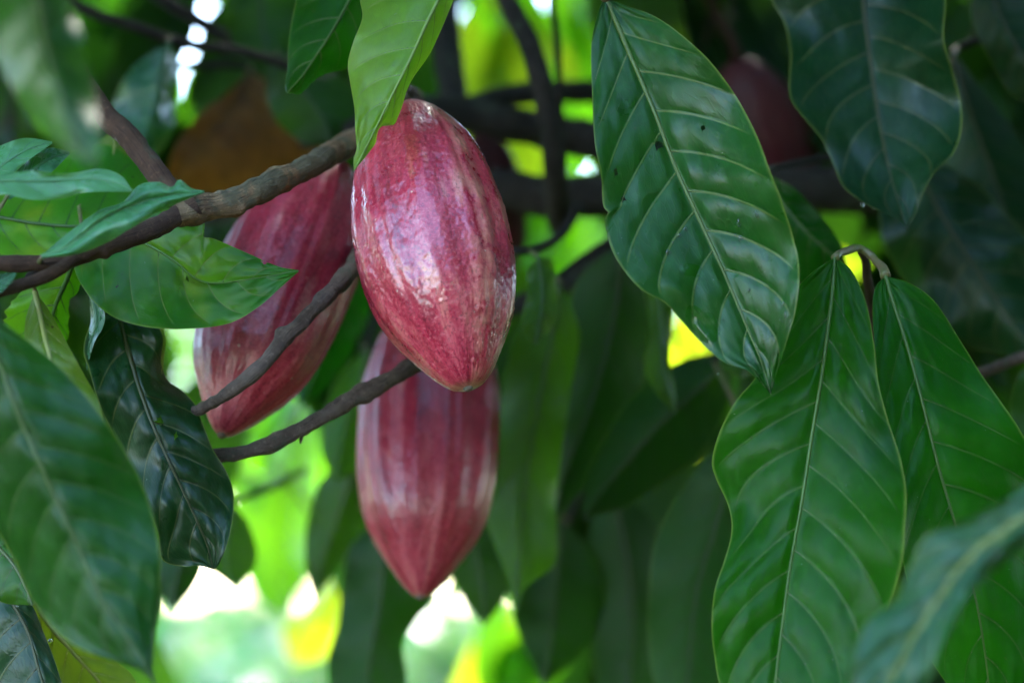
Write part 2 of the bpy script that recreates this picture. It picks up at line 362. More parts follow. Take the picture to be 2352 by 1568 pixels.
def pod(label, p0, p1, prof, rmax, mat, rot=0., bow=(0, 0), stalk=None, res=(150, 200), rug=1.0, flat=1.0):
    a = P(*p0); b = P(*p1); ax = b - a; Lg = ax.length; ax.normalize()
    dm = (p0[2] + p1[2]) / 2; rm = rmax * K * dm
    view = ((a + b) / 2 - CAM).normalized()
    e1 = view.cross(ax).normalized(); e2 = ax.cross(e1).normalized()      # e1 to the side, e2 along the view
    t_ = thing('cocoa_pod', label, 'cocoa pod', a, 'ripening pods hanging in a cluster')
    nt, na = res; V = []; F = []; U = []; RG = []
    def pr(t):
        for (t0, r0), (t1, r1) in zip(prof, prof[1:]):
            if t <= t1: break
        return r0 + (r1 - r0) * (t - t0) / (t1 - t0)
    # smooth profile
    pf = [(t, r) for t, r in prof]
    fine = cr([(t, r) for t, r in pf], 400)
    def prs(t):
        lo_ = 0; hi = 400
        while hi - lo_ > 1:
            md = (lo_ + hi) // 2
            if fine[md][0] <= t: lo_ = md
            else: hi = md
        (t0, r0), (t1, r1) = fine[lo_], fine[hi]
        return max(0, r0 + (r1 - r0) * ((t - t0) / max(1e-9, t1 - t0)))
    for i in range(nt + 1):
        t = .5 - .5 * math.cos(math.pi * i / nt); t = .5 * t + .5 * i / nt
        r = prs(t) * rm; off = math.sin(math.pi * t)
        c = a + ax * (Lg * t) + e1 * (bow[0] * K * dm * off) + e2 * (bow[1] * K * dm * off)
        amp = math.sin(math.pi * min(1, max(0, t * .96 + .02))) ** .55
        for k in range(na):
            th = 2 * math.pi * k / na; tw = th + rot + .18 * (t - .5) + .03 * noise.noise(Vector((t * 4, th, 3.1)))
            g1 = math.cos(5 * tw); g2 = math.cos(10 * tw)
            rid = (.5 + .5 * g2)
            fur1 = math.exp(-((math.acos(max(-1, min(1, -g1)))) / .42) ** 2)      # five deep furrows
            fur2 = math.exp(-((math.acos(max(-1, min(1, g1)))) / .34) ** 2)       # five shallow ones
            dirv = e1 * math.cos(th) + e2 * (math.sin(th) * flat)
            ridge = 1 - max(fur1, fur2 * .8)
            p = c + dirv * r
            nz = noise.noise(Vector((math.cos(th) * 12, math.sin(th) * 12, t * 30)) + Vector((rot * 9, 0, 0))) * .35 + noise.noise(Vector((math.cos(th) * 27, math.sin(th) * 27, t * 70))) * .45 + .40 * noise.noise(Vector((math.cos(th) * 52, math.sin(th) * 52, t * 140)))
            dr_ = r * amp * (-.034 * fur1 - .014 * fur2 + .026 * g2) + rug * .0008 * nz * (.35 + .65 * ridge) * min(1, r / (rm * .35))
            dr_ += rm * .02 * noise.noise(Vector((math.cos(th) * 1.5, math.sin(th) * 1.5, t * 3 + rot)))* min(1, r / (rm * .5))
            V.append(p + dirv * dr_); U.append((th / (2 * math.pi), t)); RG.append((ridge, t))
    for i in range(nt):
        for k in range(na):
            F.append((i * na + k, (i + 1) * na + k, (i + 1) * na + (k + 1) % na, i * na + (k + 1) % na))
    me = mesh('husk', V, F, uvs={'UVMap': U, 'phase': RG})
    # close the angle seam of the UV map
    ul = me.uv_layers['UVMap'].data
    for pi_ in range(na - 1, len(F), na):
        for li in me.polygons[pi_].loop_indices:
            if ul[li].uv[0] < .01: ul[li].uv[0] = 1.0
    obj('husk', me, mat, t_)
    # dried blossom scar at the tip
    tip = a + ax * (Lg * .999); VV = []; FF = []
    for i in range(5):
        for k in range(10):
            an = 2 * math.pi * k / 10; rr = (.0026, .0032, .0026, .0016, .0003)[i] * (1 + .2 * noise.noise(Vector((an, i, rot))))
            VV.append(tip + ax * ((-.0022, -.0006, .0007, .0014, .0015)[i]) + (e1 * math.cos(an) + e2 * math.sin(an)) * rr)
    for i in range(4):
        for k in range(10): FF.append((i * 10 + k, (i + 1) * 10 + k, (i + 1) * 10 + (k + 1) % 10, i * 10 + (k + 1) % 10))
    obj('blossom_scar', mesh('blossom_scar', VV, FF), B_grey, t_)
    if stalk: tube('stalk', stalk, B_red, t_, seg=10, rough=.06)
    return t_
# ------------------------------------------------------------------ ground and far clearing
def ground_mat():
    t = NT('ground_clearing'); o = t.n('TexCoord').outputs['Object']
    g = t.mix(t.noise(o, 3, 5), (.05, .09, .02), (.12, .15, .05)); s = t.mix(t.noise(o, 1.3, 5), (.06, .09, .06), (.12, .15, .11))
    y = t.n('SeparateXYZ', {0: o}).outputs[1]
    m = t.math('MULTIPLY', t.ramp(t.math('ADD', y, t.math('MULTIPLY', t.noise(o, .5, 3), 3.0)), 6.5, 7.5), t.ramp(t.math('ADD', y, t.math('MULTIPLY', t.noise(o, .3, 3), 6.0)), 26, 22, 0, 1))
    l = t.mix(t.noise(o, 9, 6), (.03, .022, .012), (.075, .05, .028))
    near = t.ramp(y, 3.5, 6.0); col = t.mix(near, l, g); col = t.mix(m, col, s)
    bp = t.n('Bump', {'Strength': .6, 'Distance': .03, 'Height': t.noise(o, 12, 5)})
    return t.out(t.n('BsdfPrincipled', {'Base Color': col, 'Roughness': .95, 'Specular IOR Level': .05, 'Normal': bp.outputs[0]}).outputs[0])
gv = []; gf = []
NG = 40
for i in range(NG + 1):
    for j in range(NG + 1):
        x = (i / NG - .5); y = (j / NG - .5); x = math.copysign(abs(x * 2) ** 3, x) * 700; y = math.copysign(abs(y * 2) ** 3, y) * 700
        gv.append((x, y, .06 * noise.noise(Vector((x * .4, y * .4, 0))) * min(1, 30 / (1 + math.hypot(x, y))))) 
for i in range(NG):
    for j in range(NG): gf.append((i * (NG + 1) + j, (i + 1) * (NG + 1) + j, (i + 1) * (NG + 1) + j + 1, i * (NG + 1) + j + 1))
go = obj('ground', mesh('ground', gv, gf), ground_mat()); go['kind'] = 'structure'

# ------------------------------------------------------------------ generic leaf blades (for twigs further back and crowns)
def shape(u): return (min(1, u / .42) ** .62 if u < .42 else (1 - ((u - .42) / .58) ** 1.9) * .93 + .07 * (1 - u)) if u < 1 else 0
def blade_tpl(seed, droop, fold, nu=18, nh=4, nv=8, wv=.018):
    V = []; F = []; U = []; PH = []; W = 2 * nh + 2
    cols = [(-1, (nh - j) / nh) for j in range(nh + 1)] + [(1, j / nh) for j in range(nh + 1)]
    for i in range(nu + 1):
        u = i / nu; hw = .185 * max(.0, shape(u))
        if u > .86: hw = .185 * shape(.86) * ((1 - u) / .14) ** 1.5 + .006 * (1 - u) / .14
        hw *= 1 + .06 * noise.noise(Vector((u * 6, seed, 0)))
        for s, v in cols:
            z = -droop * u * u + fold * v ** 1.2 * hw + wv * v * v * math.sin(2 * math.pi * 2.5 * u + s + seed) * math.sin(math.pi * u)
            ph = (u - .17 * (.55 * v + .45 * v * v)) * (nv + 1) + (.5 if s < 0 else 0) + .12
            z += .006 * abs(math.sin(math.pi * ph)) * min(1, v * 5) * math.sin(math.pi * u)
            V.append((u - droop * .35 * u ** 3, s * v * hw, z)); U.append((u, .5 + .5 * s * v)); PH.append((ph, v))
    for i in range(nu):
        for j in range(W - 1):
            if j == nh: continue
            F.append((i * W + j, i * W + j + 1, (i + 1) * W + j + 1, (i + 1) * W + j))
    return mesh('leaf', V, F, uvs={'UVMap': U, 'phase': PH})
TPL = [blade_tpl(k * 2.3, .10 + .07 * (k % 4), .15 + .2 * (k % 3)) for k in range(7)]
for me in TPL: me.materials.append(G['mid'])
def frame(x, nrm):
    x = x.normalized(); z = (nrm - x * nrm.dot(x)).normalized(); y = z.cross(x)
    return Matrix((x, y, z)).transposed()

# things that must stay open: (cx, cy, rx, ry, min depth kept free, max depth kept free)
GAPS = [(1140, 140, 62, 78, 1.8, 2.9), (1062, 110, 26, 62, 1.8, 2.9), (968, 180, 34, 38, 1.8, 2.9), (1290, 110, 66, 80, 1.8, 2.9),
        (1328, 268, 44, 24, 1.8, 99), (1310, 378, 22, 20, 1.8, 99), (1238, 380, 26, 20, 1.8, 2.9), (1330, 545, 95, 50, 1.8, 2.9), (1200, 620, 30, 60, 1.8, 2.9),
        (1962, 525, 30, 42, 1.8, 2.9), (2000, 580, 20, 32, 1.8, 99), (1572, 800, 42, 52, 1.8, 2.9), (1258, 806, 18, 26, 1.8, 2.9),
        (1190, 880, 26, 34, 1.8, 99), (630, 1180, 95, 190, 1.8, 2.9), (500, 1460, 140, 130, 1.8, 99), (610, 1490, 60, 80, 1.8, 99), (720, 1420, 62, 100, 1.8, 2.9),
        (985, 1480, 62, 100, 1.8, 99), (1130, 1490, 110, 80, 1.8, 2.9), (315, 38, 50, 26, 1.8, 2.9), (415, 72, 42, 24, 1.8, 99), (500, 125, 40, 22, 1.8, 2.9),
        (240, 205, 24, 34, 1.8, 2.9), (660, 945, 26, 60, 1.8, 2.9), (330, 1540, 40, 30, 1.8, 99), (475, 1360, 60, 45, 1.8, 99)]
def blocked(pts):
    for v in pts:
        x, y, d = proj(v)
        for cx, cy, rx, ry, d0, d1 in GAPS:
            if d0 < d < d1 and ((x - cx) / rx) ** 2 + ((y - cy) / ry) ** 2 < 1.1: return True
    return False
def place(parent, base, dirv, nrm, L, kind, check=True):
    Rm = frame(dirv, nrm)
    me = rnd.choice(TPL)
    if check:
        pts = [base + Rm @ (Vector((u, s * .13, -.12 * u * u)) * L) for u in (.1, .3, .5, .7, .9) for s in (-1, 0, 1)]
        if blocked(pts): return None
    o = bpy.data.objects.new('leaf', me); COL.objects.link(o)
    o.parent = parent; o.matrix_parent_inverse = Matrix.Translation(-parent.location)
    o.matrix_basis = Matrix.LocRotScale(base, Rm.to_quaternion(), Vector((L, L * rnd.uniform(.9, 1.15), L)))
    o.material_slots[0].link = 'OBJECT'; o.material_slots[0].material = G[kind]
    return o
def bgtwig(pts, n, kinds, label, group, L=(.17, .26), spread=1.0, mat=None, facing=.55):
    """a stem drawn through px points with leaves springing from its nodes and hanging down"""
    q = cr(pts, 60); t_ = thing('cocoa_twig', label, 'twig', P(*pts[0][:3]), group)
    tube('stem', pts, mat or B_dark, t_, seg=8, n=24)
    made = 0
    for k in range(n):
        x, y, d, r = q[min(60, int(4 + 56 * (k + rnd.random()) / n))]
        base = P(x, y, d)
        for tr_ in range(9):
            side = -1 if (k + tr_) % 2 else 1
            dv = Vector((side * rnd.uniform(.1, .9) * spread, rnd.uniform(-.45, .35), -rnd.uniform(.45, 1.1)))
            nr = Vector((rnd.uniform(-.6, .6), -facing - rnd.random() * .5, rnd.uniform(.1, .9)))
            pet = rnd.uniform(.015, .04); b2 = base + dv.normalized() * pet
            l = place(t_, b2, dv, nr, rnd.uniform(*L), rnd.choice(kinds))
            if l:
                V = []; F = []; strand(V, F, [base, base + dv.normalized() * pet * .5 + Vector((0, 0, .003)), b2 + dv.normalized() * .01], [.0018, .0015, .0016], 5)
                obj('petiole', mesh('petiole', V, F), M_stem, t_); break
    return t_

# ------------------------------------------------------------------ the cocoa tree behind: trunk, dark limbs and the crown that shades the scene
tree = thing('cocoa_tree', 'dark old cocoa tree whose black limbs cross behind the pods', 'tree', (1.35, 2.9, 0))
tr_p = [(1.35, 2.9, 0.0, .11), (1.33, 2.85, .7, .085), (1.22, 2.75, 1.4, .07), (1.25, 2.8, 2.0, .06), (1.1, 2.7, 2.9, .05)]
def tube3(name, pts, mat, parent, seg=14): return tube(name, pts, mat, parent, seg=seg, n=40, px=False, rough=.08)
tube3('trunk', tr_p, B_dark, tree)
LIMBS = [
    ('limb', [(2900, 470, 2.75, 70), (2400, 440, 2.35, 62), (1960, 436, 2.1, 56), (1700, 440, 2.05, 52), (1400, 450, 2.0, 50), (1250, 450, 2.0, 48), (1100, 430, 2.02, 44), (900, 440, 2.1, 38), (600, 470, 2.2, 30), (300, 520, 2.4, 22)]),
    ('limb', [(1600, 420, 2.08, 40), (1420, 340, 2.05, 44), (1300, 310, 2.05, 44), (1180, 285, 2.02, 40), (1050, 262, 2.0, 38), (930, 252, 1.95, 30), (800, 300, 1.9, 22), (700, 330, 1.95, 16)]),
    ('limb', [(1640, 260, 2.2, 26), (1500, 222, 2.15, 27), (1360, 212, 2.12, 27), (1200, 216, 2.08, 26), (1090, 240, 2.04, 25), (1010, 262, 2.0, 22)]),
    ('limb', [(1048, 262, 2.05, 34), (1035, 180, 2.08, 34), (1022, 80, 2.12, 36), (1010, -60, 2.2, 38), (1000, -260, 2.3, 38)]),
    ('limb', [(1150, 720, 1.95, 22), (1290, 655, 1.95, 24), (1420, 580, 1.98, 26), (1560, 520, 2.05, 28), (1720, 460, 2.08, 30)]),
]
for nm, pts in LIMBS: tube(nm, pts, B_dark, tree, seg=14, rough=.09)

def cloud(name, spots, mats, parent=None, size=(.16, .26)):
    """a mass of separate leaf blades, one mesh"""
    V = []; F = []; U = []; PH = []; MI = []
    for c, dv, nr in spots:
        L = rnd.uniform(*size); Rm = frame(dv, nr); b0 = len(V); mi = rnd.randrange(len(mats)); dr = rnd.uniform(.05, .3)
        for i, (u, hw) in enumerate(((0, .01), (.18, .11), (.42, .18), (.68, .15), (.86, .07), (1, .0))):
            for s in (-1, 0, 1):
                V.append(c + Rm @ (Vector((u, s * hw, -dr * u * u + .12 * abs(s) * hw)) * L)); U.append((u, .5 + .5 * s)); PH.append((u * 9 + .3, abs(s)))
        for i in range(5):
            for j in range(2):
                a = b0 + i * 3 + j; F.append((a, a + 1, a + 4, a + 3)); MI.append(mi)
    me = mesh(name, V, F, uvs={'UVMap': U, 'phase': PH})
    o = obj(name, me, None, parent)
    for m in mats: me.materials.append(m)
    me.polygons.foreach_set('material_index', MI)
    return o
spots = []
while len(spots) < 3600:
    x = rnd.uniform(-1.2, 2.2); y = rnd.uniform(1.25, 3.7); zlo = 1.5 + .268 * y + .16
    z = zlo + rnd.random() ** 1.3 * 1.0
    c = Vector((x, y, z)); q = proj(c)
    dv = Vector((rnd.uniform(-1, 1), rnd.uniform(-1, 1), -rnd.uniform(.2, .9)))
    if proj(c + dv.normalized() * .27)[1] > -30 : continue
    run = (c.y - 1.5) / math.cos(R(SUN_AZ)); sx_ = c.x - run * math.sin(R(SUN_AZ)); sz_ = c.z - run * math.tan(R(SUN_EL))
    if -.46 < sx_ < -.235 and 1.60 < sz_ < 1.86: continue          # a thin spot in the crown lets the sun through at the left
    spots.append((c, dv, Vector((rnd.uniform(-.5, .5), rnd.uniform(-.5, .5), 1))))
def outside(v):
    x, y, d = proj(v); return d < .05 or x < -130 or x > 2480 or y < -60 or y > 1640
n0 = len(spots)
while len(spots) < n0 + 2400:           # unseen leaf curtains added beside and below the view to block stray light
    k = rnd.random()
    if k < .62: c = Vector((rnd.uniform(.45, 1.7), rnd.uniform(.35, 2.9), rnd.uniform(.5, 2.6)))
    elif k < .84: c = Vector((rnd.uniform(-1.7, -.5), rnd.uniform(1.5, 2.9), rnd.uniform(.6, 2.5)))
    else: c = Vector((rnd.uniform(-.9, 1.2), rnd.uniform(1.6, 2.6), rnd.uniform(.5, 1.25)))
    dv = Vector((rnd.uniform(-.7, .7), rnd.uniform(-.7, .7), -rnd.uniform(.4, 1))).normalized()
    if all(outside(c + dv * t) for t in (0, .13, .27)): spots.append((c, dv, Vector((rnd.uniform(-.8, .8), rnd.uniform(-.8, .8), .6))))
cr_o = cloud('crown', spots, [G['mid'], G['dark'], G['mid']], tree); cr_o['kind'] = 'stuff'

# ------------------------------------------------------------------ far trees round the clearing
def far_tree(x, y, h, rc, label, n=1100, mats=None):
    t_ = thing('garden_tree', label, 'tree', (x, y, 0), 'trees round the sunny clearing')
    tube3('trunk', [(x, y, -.05, h * .03 + .05), (x + .1, y, h * .3, h * .025 + .03), (x, y + .1, h * .75, .04)], B_grey, t_)
    for k in range(4):
        a = k * 1.7 + x; tube3('limb', [(x + .05, y, h * (.3 + .06 * k), .06), (x + math.cos(a) * rc * .4, y + math.sin(a) * rc * .4, h * (.5 + .05 * k), .04), (x + math.cos(a) * rc * .8, y + math.sin(a) * rc * .8, h * (.62 + .06 * k), .02)], B_grey, t_, 8)
    sp = []
    cl = [(Vector((rnd.gauss(0, rc * .5), rnd.gauss(0, rc * .5), h * rnd.uniform(.38, .95))), rc * rnd.uniform(.25, .45)) for _ in range(16)]
    for _ in range(n):
        c0, r0 = rnd.choice(cl); v = Vector((rnd.gauss(0, 1), rnd.gauss(0, 1), rnd.gauss(0, .8))).normalized() * r0 * rnd.random() ** .4
        sp.append((Vector((x, y, 0)) + c0 + v, Vector((rnd.uniform(-1, 1), rnd.uniform(-1, 1), rnd.uniform(-1, .2))), Vector((rnd.uniform(-.6, .6), rnd.uniform(-.6, .6), 1))))
    c = cloud('crown', sp, mats or [G['mid'], G['fresh'], G['olive']], t_, (.28, .5)); c['kind'] = 'stuff'
for i, (x, y, h, rc) in enumerate([(-9.5, 27, 6.2, 2.6), (-6.6, 24, 5.0, 2.3), (-4.0, 26, 5.6, 2.4), (-1.4, 24, 5.2, 2.3), (1.4, 27, 5.6, 2.5), (4.4, 25, 5.6, 2.5), (8, 27, 5.8, 2.6), (12, 29, 6.2, 2.8), (-14, 28, 6.4, 2.8), (-2.6, 33, 7.0, 3.0), (-7.6, 34, 7.4, 3.2), (3, 35, 7.2, 3.1)]):
    far_tree(x, y, h, rc, 'sunlit leafy tree standing far behind across the pale clearing')

def shrub(x, y, h, rc, label):
    t_ = thing('garden_shrub', label, 'shrub', (x, y, 0), 'low shrubs along the clearing')
    sp = []
    for k in range(5):
        a = k * 1.26 + x * 3; tube3('stem', [(x, y, -.03, .025), (x + math.cos(a) * rc * .3, y + math.sin(a) * rc * .3, h * .45, .018), (x + math.cos(a) * rc * .55, y + math.sin(a) * rc * .55, h * .85, .008)], B_grey, t_, 6)
    for _ in range(420):
        v = Vector((rnd.gauss(0, 1), rnd.gauss(0, 1), rnd.gauss(0, 1))).normalized() * rnd.random() ** .4
        sp.append((Vector((x + v.x * rc, y + v.y * rc, h * .55 + v.z * h * .5)), Vector((rnd.uniform(-1, 1), rnd.uniform(-1, 1), rnd.uniform(-.6, .8))), Vector((rnd.uniform(-.8, .8), rnd.uniform(-.8, .8), 1))))
    c = cloud('crown', sp, [G['mid'], G['olive'], G['gloss']], t_, (.16, .3)); c['kind'] = 'stuff'
for k in range(9):
    shrub(-5.2 + k * 1.12 + rnd.uniform(-.3, .3), rnd.uniform(11.5, 14.5), rnd.uniform(1.5, 2.3), rnd.uniform(.8, 1.05), 'low sunlit shrub standing across the clearing, far out of focus')

# ------------------------------------------------------------------ unseen cocoa trees added beside and behind the camera to block sky light
def blocker_tree(x, y, h, rc, label):
    t_ = thing('cocoa_tree', label, 'tree', (x, y, 0))
    tube3('trunk', [(x, y, -.05, .1), (x + .05, y + .03, h * .35, .075), (x, y, h * .6, .05)], B_dark, t_)
    for k in range(5):
        a = k * 1.256 + x; tube3('limb', [(x, y, h * .4, .05), (x + math.cos(a) * rc * .5, y + math.sin(a) * rc * .5, h * .62, .035), (x + math.cos(a) * rc * .95, y + math.sin(a) * rc * .95, h * .7, .012)], B_dark, t_, 8)
    sp = []
    for _ in range(1500):
        v = Vector((rnd.gauss(0, 1), rnd.gauss(0, 1), rnd.gauss(0, 1))).normalized() * rnd.random() ** .35
        sp.append((Vector((x + v.x * rc, y + v.y * rc, h * .68 + v.z * h * .34)), Vector((rnd.uniform(-1, 1), rnd.uniform(-1, 1), -rnd.uniform(.2, 1))), Vector((rnd.uniform(-.5, .5), rnd.uniform(-.5, .5), 1))))
    c = cloud('crown', sp, [G['mid'], G['dark']], t_, (.2, .32)); c['kind'] = 'stuff'
for x, y, h, rc, lb in ((3.0, -.3, 4.4, 1.7, 'unseen cocoa tree added on the right to block sky light'), (2.2, -2.6, 4.6, 1.8, 'unseen cocoa tree added behind at the right to block sky light'),
                        (.3, -3.4, 4.4, 1.7, 'unseen cocoa tree added straight behind the view to block sky light')):
    blocker_tree(x, y, h, rc, lb)
# ------------------------------------------------------------------ pods
profA = [(0, .0), (.012, .16), (.03, .27), (.06, .40), (.13, .62), (.2, .78), (.29, .89), (.43, .99), (.52, 1.0), (.62, .97), (.72, .88), (.8, .75), (.87, .58), (.93, .42), (.97, .28), (.99, .165), (1, 0)]
profB = [(0, 0), (.012, .2), (.04, .38), (.1, .60), (.2, .82), (.34, .98), (.45, 1.0), (.6, .98), (.72, .89), (.8, .76), (.88, .53), (.94, .33), (.975, .19), (.993, .09), (1, 0)]
MP = pod_mat('pod_crimson', 1.0, 0., tanA=.605); MP2 = pod_mat('pod_wine', .85, 3.3, .3, .30); MP3 = pod_mat('pod_shaded', .20, 7.1, 0., .55)  # the last is a darkened copy: deep shade put into the colour
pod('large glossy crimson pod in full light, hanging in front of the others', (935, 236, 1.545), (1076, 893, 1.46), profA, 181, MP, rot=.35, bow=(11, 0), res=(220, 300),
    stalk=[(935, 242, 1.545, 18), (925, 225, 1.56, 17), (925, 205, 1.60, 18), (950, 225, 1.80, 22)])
pod('slanting crimson pod half hidden by the pointed leaf and crossed by a twig', (770, 368, 1.68), (508, 1001, 1.56), profB, 158, MP2, rot=1.1, bow=(4, 0), res=(180, 240),
    stalk=[(768, 372, 1.68, 16), (790, 350, 1.70, 15), (820, 320, 1.78, 16), (850, 300, 1.88, 18)])
pod('dull wine red pod hanging straight down below the glossy one', (1000, 668, 1.80), (966, 1373, 1.68), profB, 162, MP2, rot=.05, bow=(0, 0), res=(180, 240),
    stalk=[(1000, 672, 1.8, 16), (1004, 620, 1.84, 15), (1010, 540, 1.92, 16), (1020, 470, 1.98, 18)])
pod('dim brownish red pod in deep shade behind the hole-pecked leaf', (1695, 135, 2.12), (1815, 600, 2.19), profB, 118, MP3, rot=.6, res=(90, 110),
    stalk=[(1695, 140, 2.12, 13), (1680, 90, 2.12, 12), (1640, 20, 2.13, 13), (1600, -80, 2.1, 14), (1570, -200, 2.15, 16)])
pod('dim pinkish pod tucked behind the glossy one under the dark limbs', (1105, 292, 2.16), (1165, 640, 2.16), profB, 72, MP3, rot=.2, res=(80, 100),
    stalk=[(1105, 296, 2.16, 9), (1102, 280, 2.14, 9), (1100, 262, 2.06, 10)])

# ------------------------------------------------------------------ the brown branch with its side shoot, leaves on it
br = thing('cocoa_branch', 'rough brown branch patched with lichen, crossing in front of the slanting pod', 'branch', P(920, 285, 1.86))
tube('main_stem', [(960, 268, 1.98, 30), (880, 295, 1.8, 28), (810, 328, 1.64, 29), (740, 365, 1.56, 28), (660, 408, 1.515, 29), (590, 437, 1.49, 31), (520, 468, 1.475, 30), (450, 482, 1.465, 32), (405, 492, 1.46, 30)], B_main, br, seg=32, n=200, rough=.17,
     knots=[(.62, 2.2, .34, .02), (.58, .4, .22, .02), (.45, 5.2, .25, .025), (.78, 4.4, .22, .03), (.9, 1.4, .22, .04)])
tube('side_stem', [(452, 470, 1.462, 30), (415, 490, 1.46, 23), (370, 517, 1.45, 23), (300, 545, 1.44, 24), (230, 566, 1.43, 24), (150, 596, 1.42, 22), (90, 604, 1.415, 20), (0, 605, 1.41, 19), (-120, 610, 1.40, 18)], B_red, br, seg=24, n=150, rough=.13, knots=[(.40, 2.0, .4, .02), (.40, 4.6, .28, .02), (.72, 1.0, .2, .02)])
tube('side_stem', [(455, 492, 1.475, 30), (405, 455, 1.48, 26), (350, 385, 1.49, 26), (300, 320, 1.50, 27), (250, 275, 1.51, 26), (210, 215, 1.52, 24), (150, 120, 1.54, 22), (60, -40, 1.57, 20)], B_red, br, seg=24, n=120, rough=.12, knots=[(.35, 3.9, .2, .02), (.55, 1.2, .22, .02), (.7, 4.2, .2, .02)])
tube('side_stem', [(175, 590, 1.42, 16), (130, 622, 1.41, 15), (70, 648, 1.40, 15), (0, 668, 1.39, 15), (-100, 700, 1.38, 14)], B_red, br, seg=16, n=50, rough=.07)
tube('shoot_stub', [(95, 606, 1.425, 8), (80, 622, 1.43, 9), (62, 636, 1.435, 6)], B_dark, br, seg=8)
# pointed, bitten leaf below the branch
l8 = leaf(br, 'sick', [(178, 560), (240, 545), (322, 555), (400, 598), (450, 640), (500, 650), (580, 640), (640, 630), (686, 622)],
     [(178, 560), (230, 515), (330, 480), (420, 496), (458, 504), (471, 516), (466, 543), (488, 547), (520, 560), (570, 582), (640, 612), (686, 620)],
     [(178, 560), (172, 620), (205, 680), (255, 725), (320, 748), (400, 756), (490, 750), (545, 735), (600, 700), (645, 660), (686, 624)],
     (1.50, 1.49, 1.475, 1.46), dl=.004, dr=(.0, -.02, -.025, -.01, 0), nv=7, quilt=.003, wav=.005, res=(96, 22), holes=((608, 604, 4), (430, 640, 3.5)), ribw=.6)
petiole(l8, [(180, 562, 1.50, 6), (170, 580, 1.47, 6), (165, 596, 1.43, 7)])
# bright leaves above the branch
l13 = leaf(br, 'lit', [(-120, 470), (-20, 495), (100, 515), (220, 520), (300, 500), (380, 470), (430, 452)],
     [(-120, 470), (-60, 420), (60, 390), (180, 340), (260, 335), (330, 390), (380, 430), (430, 452)],
     [(-120, 470), (-60, 560), (30, 590), (110, 596), (220, 580), (330, 540), (400, 490), (430, 452)], (1.56, 1.55, 1.54, 1.55), dl=.05, dr=-.01, nv=8, quilt=.002, res=(60, 14))
l13b = leaf(br, 'yel', [(180, 480), (230, 420), (260, 360), (262, 300)], [(180, 480), (180, 420), (190, 350), (262, 300)], [(180, 480), (300, 470), (330, 400), (305, 340), (262, 300)], (1.55, 1.57, 1.6), dl=.03, dr=.02, nv=5, quilt=.002, res=(40, 10))
l14a = leaf(br, 'pale', [(-120, 412), (0, 415), (120, 415), (200, 410), (260, 418), (305, 437)], [(-120, 398), (0, 400), (70, 392), (150, 398), (230, 388), (275, 402), (305, 437)],
     [(-120, 470), (0, 447), (70, 458), (140, 456), (190, 442), (250, 440), (305, 440)], (1.36, 1.37, 1.38, 1.38), dl=.003, dr=-.008, nv=6, quilt=.0012, wav=.004, nw=2, res=(56, 12), cpow=1.0)
l14b = leaf(br, 'pale', [(95, 590), (160, 565), (240, 500), (310, 470), (380, 450), (430, 445), (470, 440)], [(95, 588), (150, 540), (225, 485), (280, 465), (320, 425), (365, 418), (395, 430), (412, 412), (440, 432), (470, 438)],
     [(95, 592), (170, 585), (240, 560), (300, 525), (360, 490), (420, 462), (470, 442)], (1.38, 1.39, 1.40, 1.41), dl=.010, dr=(-.0, -.004, -.004, 0), nv=6, quilt=.0012, wav=.005, nw=2.2, res=(64, 12), cpow=1.0, camber=-.006)
l14c = leaf(br, 'pale', [(-120, 440), (-20, 395), (60, 345), (120, 328)], [(-120, 400), (-30, 350), (50, 318), (120, 325)], [(-120, 470), (0, 420), (70, 365), (120, 330)], (1.44, 1.45, 1.47), dl=.010, dr=-.010, nv=5, quilt=.0015, res=(40, 10), cpow=1.0)
l14d = leaf(br, 'gloss', [(20, 440), (70, 395), (120, 362), (160, 352)], [(20, 420), (60, 370), (110, 340), (160, 348)], [(20, 460), (90, 420), (130, 385), (160, 354)], (1.45, 1.46, 1.48), dl=.010, dr=-.008, nv=5, quilt=.0015, res=(40, 10), cpow=1.0)
for l_, pt in ((l13, [(-118, 470, 1.56, 6), (-125, 540, 1.48, 6), (-115, 605, 1.41, 7)]), (l13b, [(182, 478, 1.55, 5), (190, 530, 1.50, 5), (200, 570, 1.44, 6)]), (l14a, [(-118, 414, 1.36, 6), (-130, 500, 1.38, 6), (-118, 608, 1.4, 7)]),
               (l14b, [(97, 590, 1.38, 5), (92, 598, 1.40, 5), (90, 604, 1.415, 6)]), (l14c, [(-118, 440, 1.44, 5), (-140, 520, 1.42, 6), (-116, 606, 1.4, 6)]), (l14d, [(22, 440, 1.45, 5), (-20, 520, 1.43, 5), (-30, 604, 1.41, 6)])):
    petiole(l_, pt)
# small pale leaf tip left of the branch
l_ = leaf(br, 'gloss', [(-120, 690), (-40, 672), (10, 645), (36, 628)], [(-120, 670), (-40, 645), (5, 628), (36, 626)], [(-120, 700), (-30, 690), (20, 655), (36, 630)], (1.36, 1.36, 1.37), dl=.03, dr=-.02, nv=4, res=(30, 8), cpow=1.)
petiole(l_, [(-118, 690, 1.36, 5), (-124, 696, 1.37, 5), (-100, 700, 1.38, 6)])
